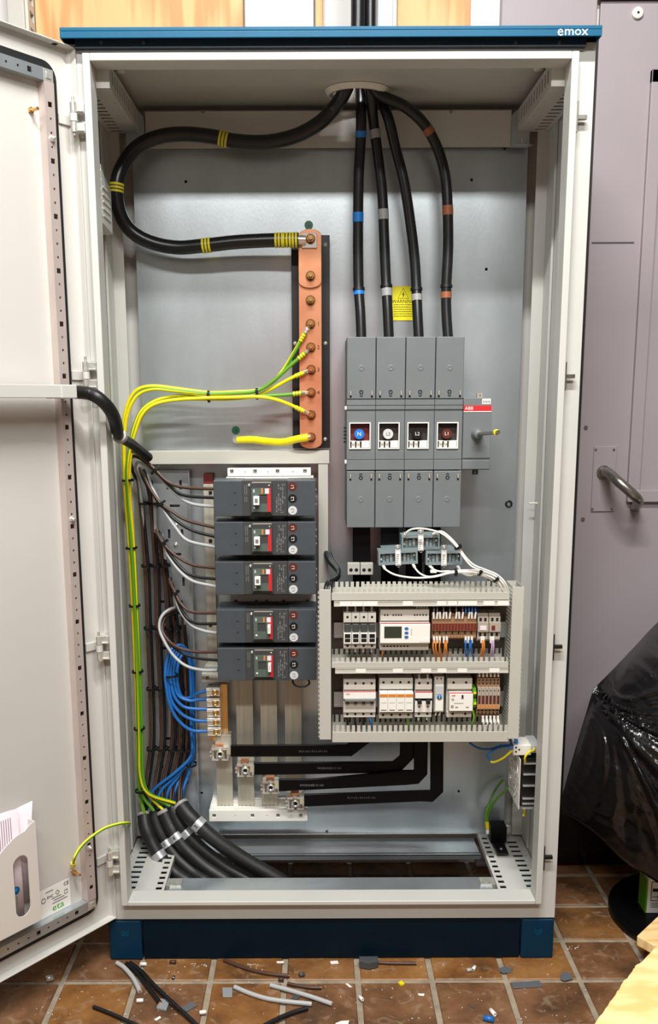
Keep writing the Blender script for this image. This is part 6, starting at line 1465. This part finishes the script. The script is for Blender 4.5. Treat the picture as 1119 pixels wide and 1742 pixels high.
# ------------------------------------------------------------------ right of the cabinet: black sheeting, tub, carton, boards
from mathutils import noise
sm = bpy.data.materials.new('black_sheet'); sm.use_nodes = True; bs = sm.node_tree.nodes['Principled BSDF']
bs.inputs['Base Color'].default_value = (.006, .006, .007, 1); bs.inputs['Roughness'].default_value = .22; bs.inputs['Specular IOR Level'].default_value = .6
M['sheet'] = sm
def lerp(a, b, t): return a+(b-a)*t
TOP = [(1009, 1172, .25), (1040, 1141, .27), (1080, 1099, .29), (1119, 1058, .31), (1200, 985, .33), (1330, 880, .34)]
BOT = [(948, 1384, .24), (975, 1392, .21), (1012, 1418, .16), (1062, 1466, .10), (1119, 1503, .04), (1260, 1600, -.05)]
MIDF = [(975, 1285, .22), (1000, 1262, .15), (1050, 1240, .06), (1119, 1230, .0), (1220, 1220, -.04), (1330, 1200, -.06)]
def curve3(L, n):
    P = smooth([V(q) for q in L], 12); out = []
    for i in range(n+1):
        f = i/n*(len(P)-1); k = min(int(f), len(P)-2); out.append(P[k].lerp(P[k+1], f-k))
    return out
NU, NV = 110, 110
A, B_, C_ = curve3(TOP, NU), curve3(MIDF, NU), curve3(BOT, NU)
def ridge(x): return 1-abs(x)*2
vs = []
apex = at(1010, 1173, .25)
for i in range(NU+1):
    a, m_, c = at(*A[i]), at(*B_[i]), at(*C_[i])
    bk = V((a.x-.05*max(0, 1-i/30), .438, .004))  # sheet back dropped to the floor, added to blacken the space beneath
    for j in range(NV+1):
        t = j/NV
        if t < .10: p = bk.lerp(a, t/.10)
        else:
            s_ = (t-.10)/.90; p = (a*(1-s_)**2+(m_*2-(a+c)*.5)*(2*s_*(1-s_))+c*s_*s_)
        e = max(0, (t-.10)/.9); edge = min(1, e*5)*min(1, i/14)*min(1, (1-t)*8+.25)
        d = p-apex; ang = math.atan2(-d.z, d.x+.02); rad = d.length
        fold = ridge(noise.noise(V((ang*4.2, rad*1.2, 0))))*.020+ridge(noise.noise(V((ang*9, rad*2.5, 7))))*.010     # folds fanning out from the peak
        tt = 1+1.6*max(0, 1-e*2.6); cr = ridge(noise.noise(V((p.x*11, p.z*10, 3))))*.011+tt*(ridge(noise.noise(V((p.x*34+p.z*9, p.z*30, 9))))*.0036+ridge(noise.noise(V((p.x*70, p.z*64, 5))))*.0016)
        p = p+V((-.25, -.9, .2)).normalized()*edge*(fold+cr-.022)
        p.x = max(p.x, .508); p.y = min(p.y, .44)
        vs.append(p)
fs = [(i*(NV+1)+j, (i+1)*(NV+1)+j, (i+1)*(NV+1)+j+1, i*(NV+1)+j+1) for i in range(NU) for j in range(NV)]
b = MB(); b.add(vs, fs, 0, True)
o = b.build('plastic_sheet', M['sheet'], None, 'creased shiny black plastic sheet draped right of the cabinet', 'plastic sheet')
sol = o.modifiers.new('thickness', 'SOLIDIFY'); sol.thickness = .0015; sol.offset = 1
# round black tub under the sheet
e0 = atz(1042, 1545, .03); e1 = atz(1095, 1606, .03)
R_ = .20; cx, cy = e0.x+R_, e0.y+.005
tub = thing('round_stand', 'low round black stand plate standing on the tiles at the right', 'base', (cx, cy, 0))
MB().lathe((cx, cy, .0004), Z, [(0, 0), (0, R_*.985), (.004, R_), (.018, R_), (.022, R_*.985), (.020, R_*.95), (.024, R_*.9), (.026, R_*.5), (.026, 0)], 64).build('disc', M['blackgloss'], tub)
MB().lathe((cx, cy, .026), Z, [(0, .05), (.15, .05), (.16, .048), (.16, 0)], 24).build('column', M['black'], tub)
# carton with a pictogram, standing on the base
pc = atz(1097, 1552, .028)
kx = MB().box(pc.x, pc.x+.16, pc.y, pc.y+.05, .0262, .0262+.09).build('carton', M['white'], None, 'white carton with a green edge and a pictogram, under the black sheet', 'carton', bevel=.001, org=(pc.x, pc.y, .0262)); WPOS[kx.name] = V((pc.x, pc.y, .0262))
MB().box(pc.x-.0006, pc.x+.003, pc.y-.0006, pc.y+.05, .027, .115).build('green_edge', M['green'], kx)
b = MB(); b.plate((pc.x+.011, pc.y-.0008, .058), X, Z, Y, .034, .05, .0006, [(.0015, .0325, .0015, .0485)]).box(pc.x+.015, pc.x+.034, pc.y-.0008, pc.y, .082, .09).box(pc.x+.014, pc.x+.03, pc.y-.0008, pc.y, .068, .069); b.build('pictogram', M['ink'], kx)
MB().box(pc.x+.027, pc.x+.033, pc.y-.001, pc.y, .064, .071).build('pictogram', M['red'], kx)
for k in range(3): MB().box(pc.x+.012, pc.x+.05, pc.y-.0006, pc.y, .041+.005*k, .043+.005*k).build('print', M['printgrey'], kx)
# pale wooden block leaning on the base and the big board at the lower right
w0 = atz(1083, 1598, .05); P = [atz(1083, 1590, .065), atz(1119, 1556, .065), atz(1200, 1556, .065), atz(1200, 1606, .065), atz(1112, 1606, .065)]
c = P[0]; MB().prism([(p.x-c.x, p.y-c.y) for p in P], (c.x, c.y, .0385), X, Y, Z*.024).build('wood_block', M['offcut'], None, 'sawn pale wood block at the edge of the round black base', 'wood', bevel=.0025, org=(c.x, c.y, .038))
zb_ = .30
L = [(1005, 1752), (1012, 1738), (1030, 1714), (1047, 1690), (1058, 1671), (1075, 1652), (1081, 1641), (1092, 1634), (1119, 1606), (1160, 1580), (1230, 1570), (1300, 1640), (1320, 1800), (1250, 1900), (1100, 1900), (1010, 1800)]
P = [atz(u, v, zb_) for u, v in L]; c = P[0]; rng = random.Random(2); Q = []
for i in range(len(P)):
    a, d = P[i], P[(i+1) % len(P)]
    for k in range(5):
        q = a.lerp(d, k/5); Q.append((q.x-c.x+rng.uniform(-.0012, .0012), q.y-c.y+rng.uniform(-.0012, .0012)))
rb = thing('round_board', 'pale yellow round board with a rough edge at the lower right corner', 'board', (c.x+.15, c.y-.02, 0))
MB().prism(Q, (c.x, c.y, zb_-.018), X, Y, Z*.018).build('board', M['offcut'], rb, bevel=.002)
ctr = V((sum(p.x for p in P)/len(P), sum(p.y for p in P)/len(P), 0))
MB().cyl((ctr.x+.03, ctr.y, 0), (ctr.x+.03, ctr.y, zb_-.018), .05, 20, r2=.045).build('drum_core', M['offcut'], rb)
# ------------------------------------------------------------------ the worker in red who takes the picture: only his reflection shows in the bare metal
dm('workwear', (224, 40, 30), .75, var=.08, vscale=8, bump=.2, bscale=40)
dm('skin', (196, 150, 122), .55); dm('hair', (52, 38, 28), .7)
pz_ = V((.03, -2.25, 0))
def skinfig(name, nodes, edges, m, root, parent=None, **kw):
    me = bpy.data.meshes.new(name); off = wpos(parent) if parent is not None else pz_
    me.from_pydata([tuple(pz_+V(n[:3])-off) for n in nodes], edges, []); me.materials.append(m)
    o = bpy.data.objects.new(name, me); COL.objects.link(o)
    if parent is not None: o.parent = parent
    else: o.location = off
    WPOS[o.name] = off.copy()
    sk = o.modifiers.new('skin', 'SKIN'); sk.use_smooth_shade = True
    for i, n in enumerate(nodes):
        d = me.skin_vertices[0].data[i]; r = n[3] if isinstance(n[3], tuple) else (n[3], n[3]); d.radius = r; d.use_root = i == root
    s = o.modifiers.new('sub', 'SUBSURF'); s.levels = 1; s.render_levels = 2
    return tag(o, kw.get('label'), kw.get('cat'))
N = [(0, 0, .92, (.15, .11)), (0, 0, 1.12, (.145, .10)), (0, .0, 1.34, (.17, .11)), (0, -.01, 1.46, (.09, .07)), (0, 0, 1.53, .055),
     (.19, 0, 1.42, .06), (.25, .06, 1.17, .048), (.16, .12, 1.2, .036), (.11, .15, 1.24, .028), (-.19, 0, 1.42, .06), (-.25, .06, 1.17, .048), (-.16, .12, 1.2, .036), (-.11, .15, 1.24, .028),
     (.10, 0, .84, .095), (.12, .02, .48, .068), (.13, 0, .10, .048), (.13, -.02, .05, .045), (.14, .13, .035, .034), (-.10, 0, .84, .095), (-.12, .02, .48, .068), (-.13, 0, .10, .048), (-.13, -.02, .05, .045), (-.14, .13, .035, .034)]
E_ = [(0, 1), (1, 2), (2, 3), (3, 4), (2, 5), (5, 6), (6, 7), (7, 8), (2, 9), (9, 10), (10, 11), (11, 12), (0, 13), (13, 14), (14, 15), (15, 16), (16, 17), (0, 18), (18, 19), (19, 20), (20, 21), (21, 22)]
per = skinfig('person', N, E_, M['workwear'], 0, label='person in red workwear standing behind the camera, arms raised', cat='person')
hd = MB(); hc = pz_+V((0, .02, 1.645))
hd.lathe(hc-Z*.115, Z, [(0, .0), (.005, .03), (.03, .058), (.07, .074), (.12, .08), (.17, .074), (.21, .052), (.228, .02), (.232, 0)], 24)
hd.v = [(x, hc.y+(y-hc.y)*1.2, z) for x, y, z in hd.v]
hd.cyl(pz_+V((0, 0, 1.5)), hc-Z*.08, .052, 14).lathe(hc+V((0, .088, -.02)), V((0, 1, -.3)), [(0, .014), (.012, .011), (.02, .0)], 10)
for sx in (-1, 1): hd.lathe(hc+V((sx*.076, 0, -.01)), V((sx, 0, 0)), [(0, .02), (.008, .024), (.012, .012), (.012, 0)], 10)
head = hd.build('head', M['skin'], per)
b = MB(); b.lathe(hc-Z*.01, Z, [(0, .082), (.05, .086), (.10, .076), (.125, .045), (.135, 0)], 24); b.v = [(x, hc.y-.022+(y-hc.y)*1.15, z) for x, y, z in b.v]; b.build('hair', M['hair'], head)
for sx in (-1, 1):
    e = hc+V((sx*.03, .0835, .008)); MB().lathe(e, Y, [(0, .011), (.006, .009), (.009, 0)], 10).build('eye', M['white'], head); MB().cyl(e+Y*.0065, e+Y*.0092, .004, 10).build('pupil', M['ink'], head)
MB().box(hc.x-.022, hc.x+.022, hc.y+.074, hc.y+.0855, hc.z-.058, hc.z-.050).build('mouth', M['sticker_brown'], head, bevel=.003)
for sx in (-1, 1):
    w0 = V((sx*.11, .15, 1.24)); hn = [tuple(w0)+(.022,), tuple(w0+V((-sx*.025, .05, .02)))+((.034, .018),)]; he = [(0, 1)]
    for k in range(4):
        a = w0+V((-sx*.04, .075, .045-.02*k)); l_ = (.030, .036, .034, .026)[k]
        hn += [tuple(a)+(.009,), tuple(a+V((-sx*l_, .006, .004)))+(.0085,), tuple(a+V((-sx*(l_+.016), -.012, .004)))+(.0075,)]
        i = len(hn)-3; he += [(1, i), (i, i+1), (i+1, i+2)]
    a = w0+V((-sx*.012, .055, .06)); hn += [tuple(a)+(.011,), tuple(a+V((-sx*.025, -.005, .03)))+(.009,)]; he += [(1, len(hn)-2), (len(hn)-2, len(hn)-1)]
    skinfig('hand', hn, he, M['skin'], 0, per)
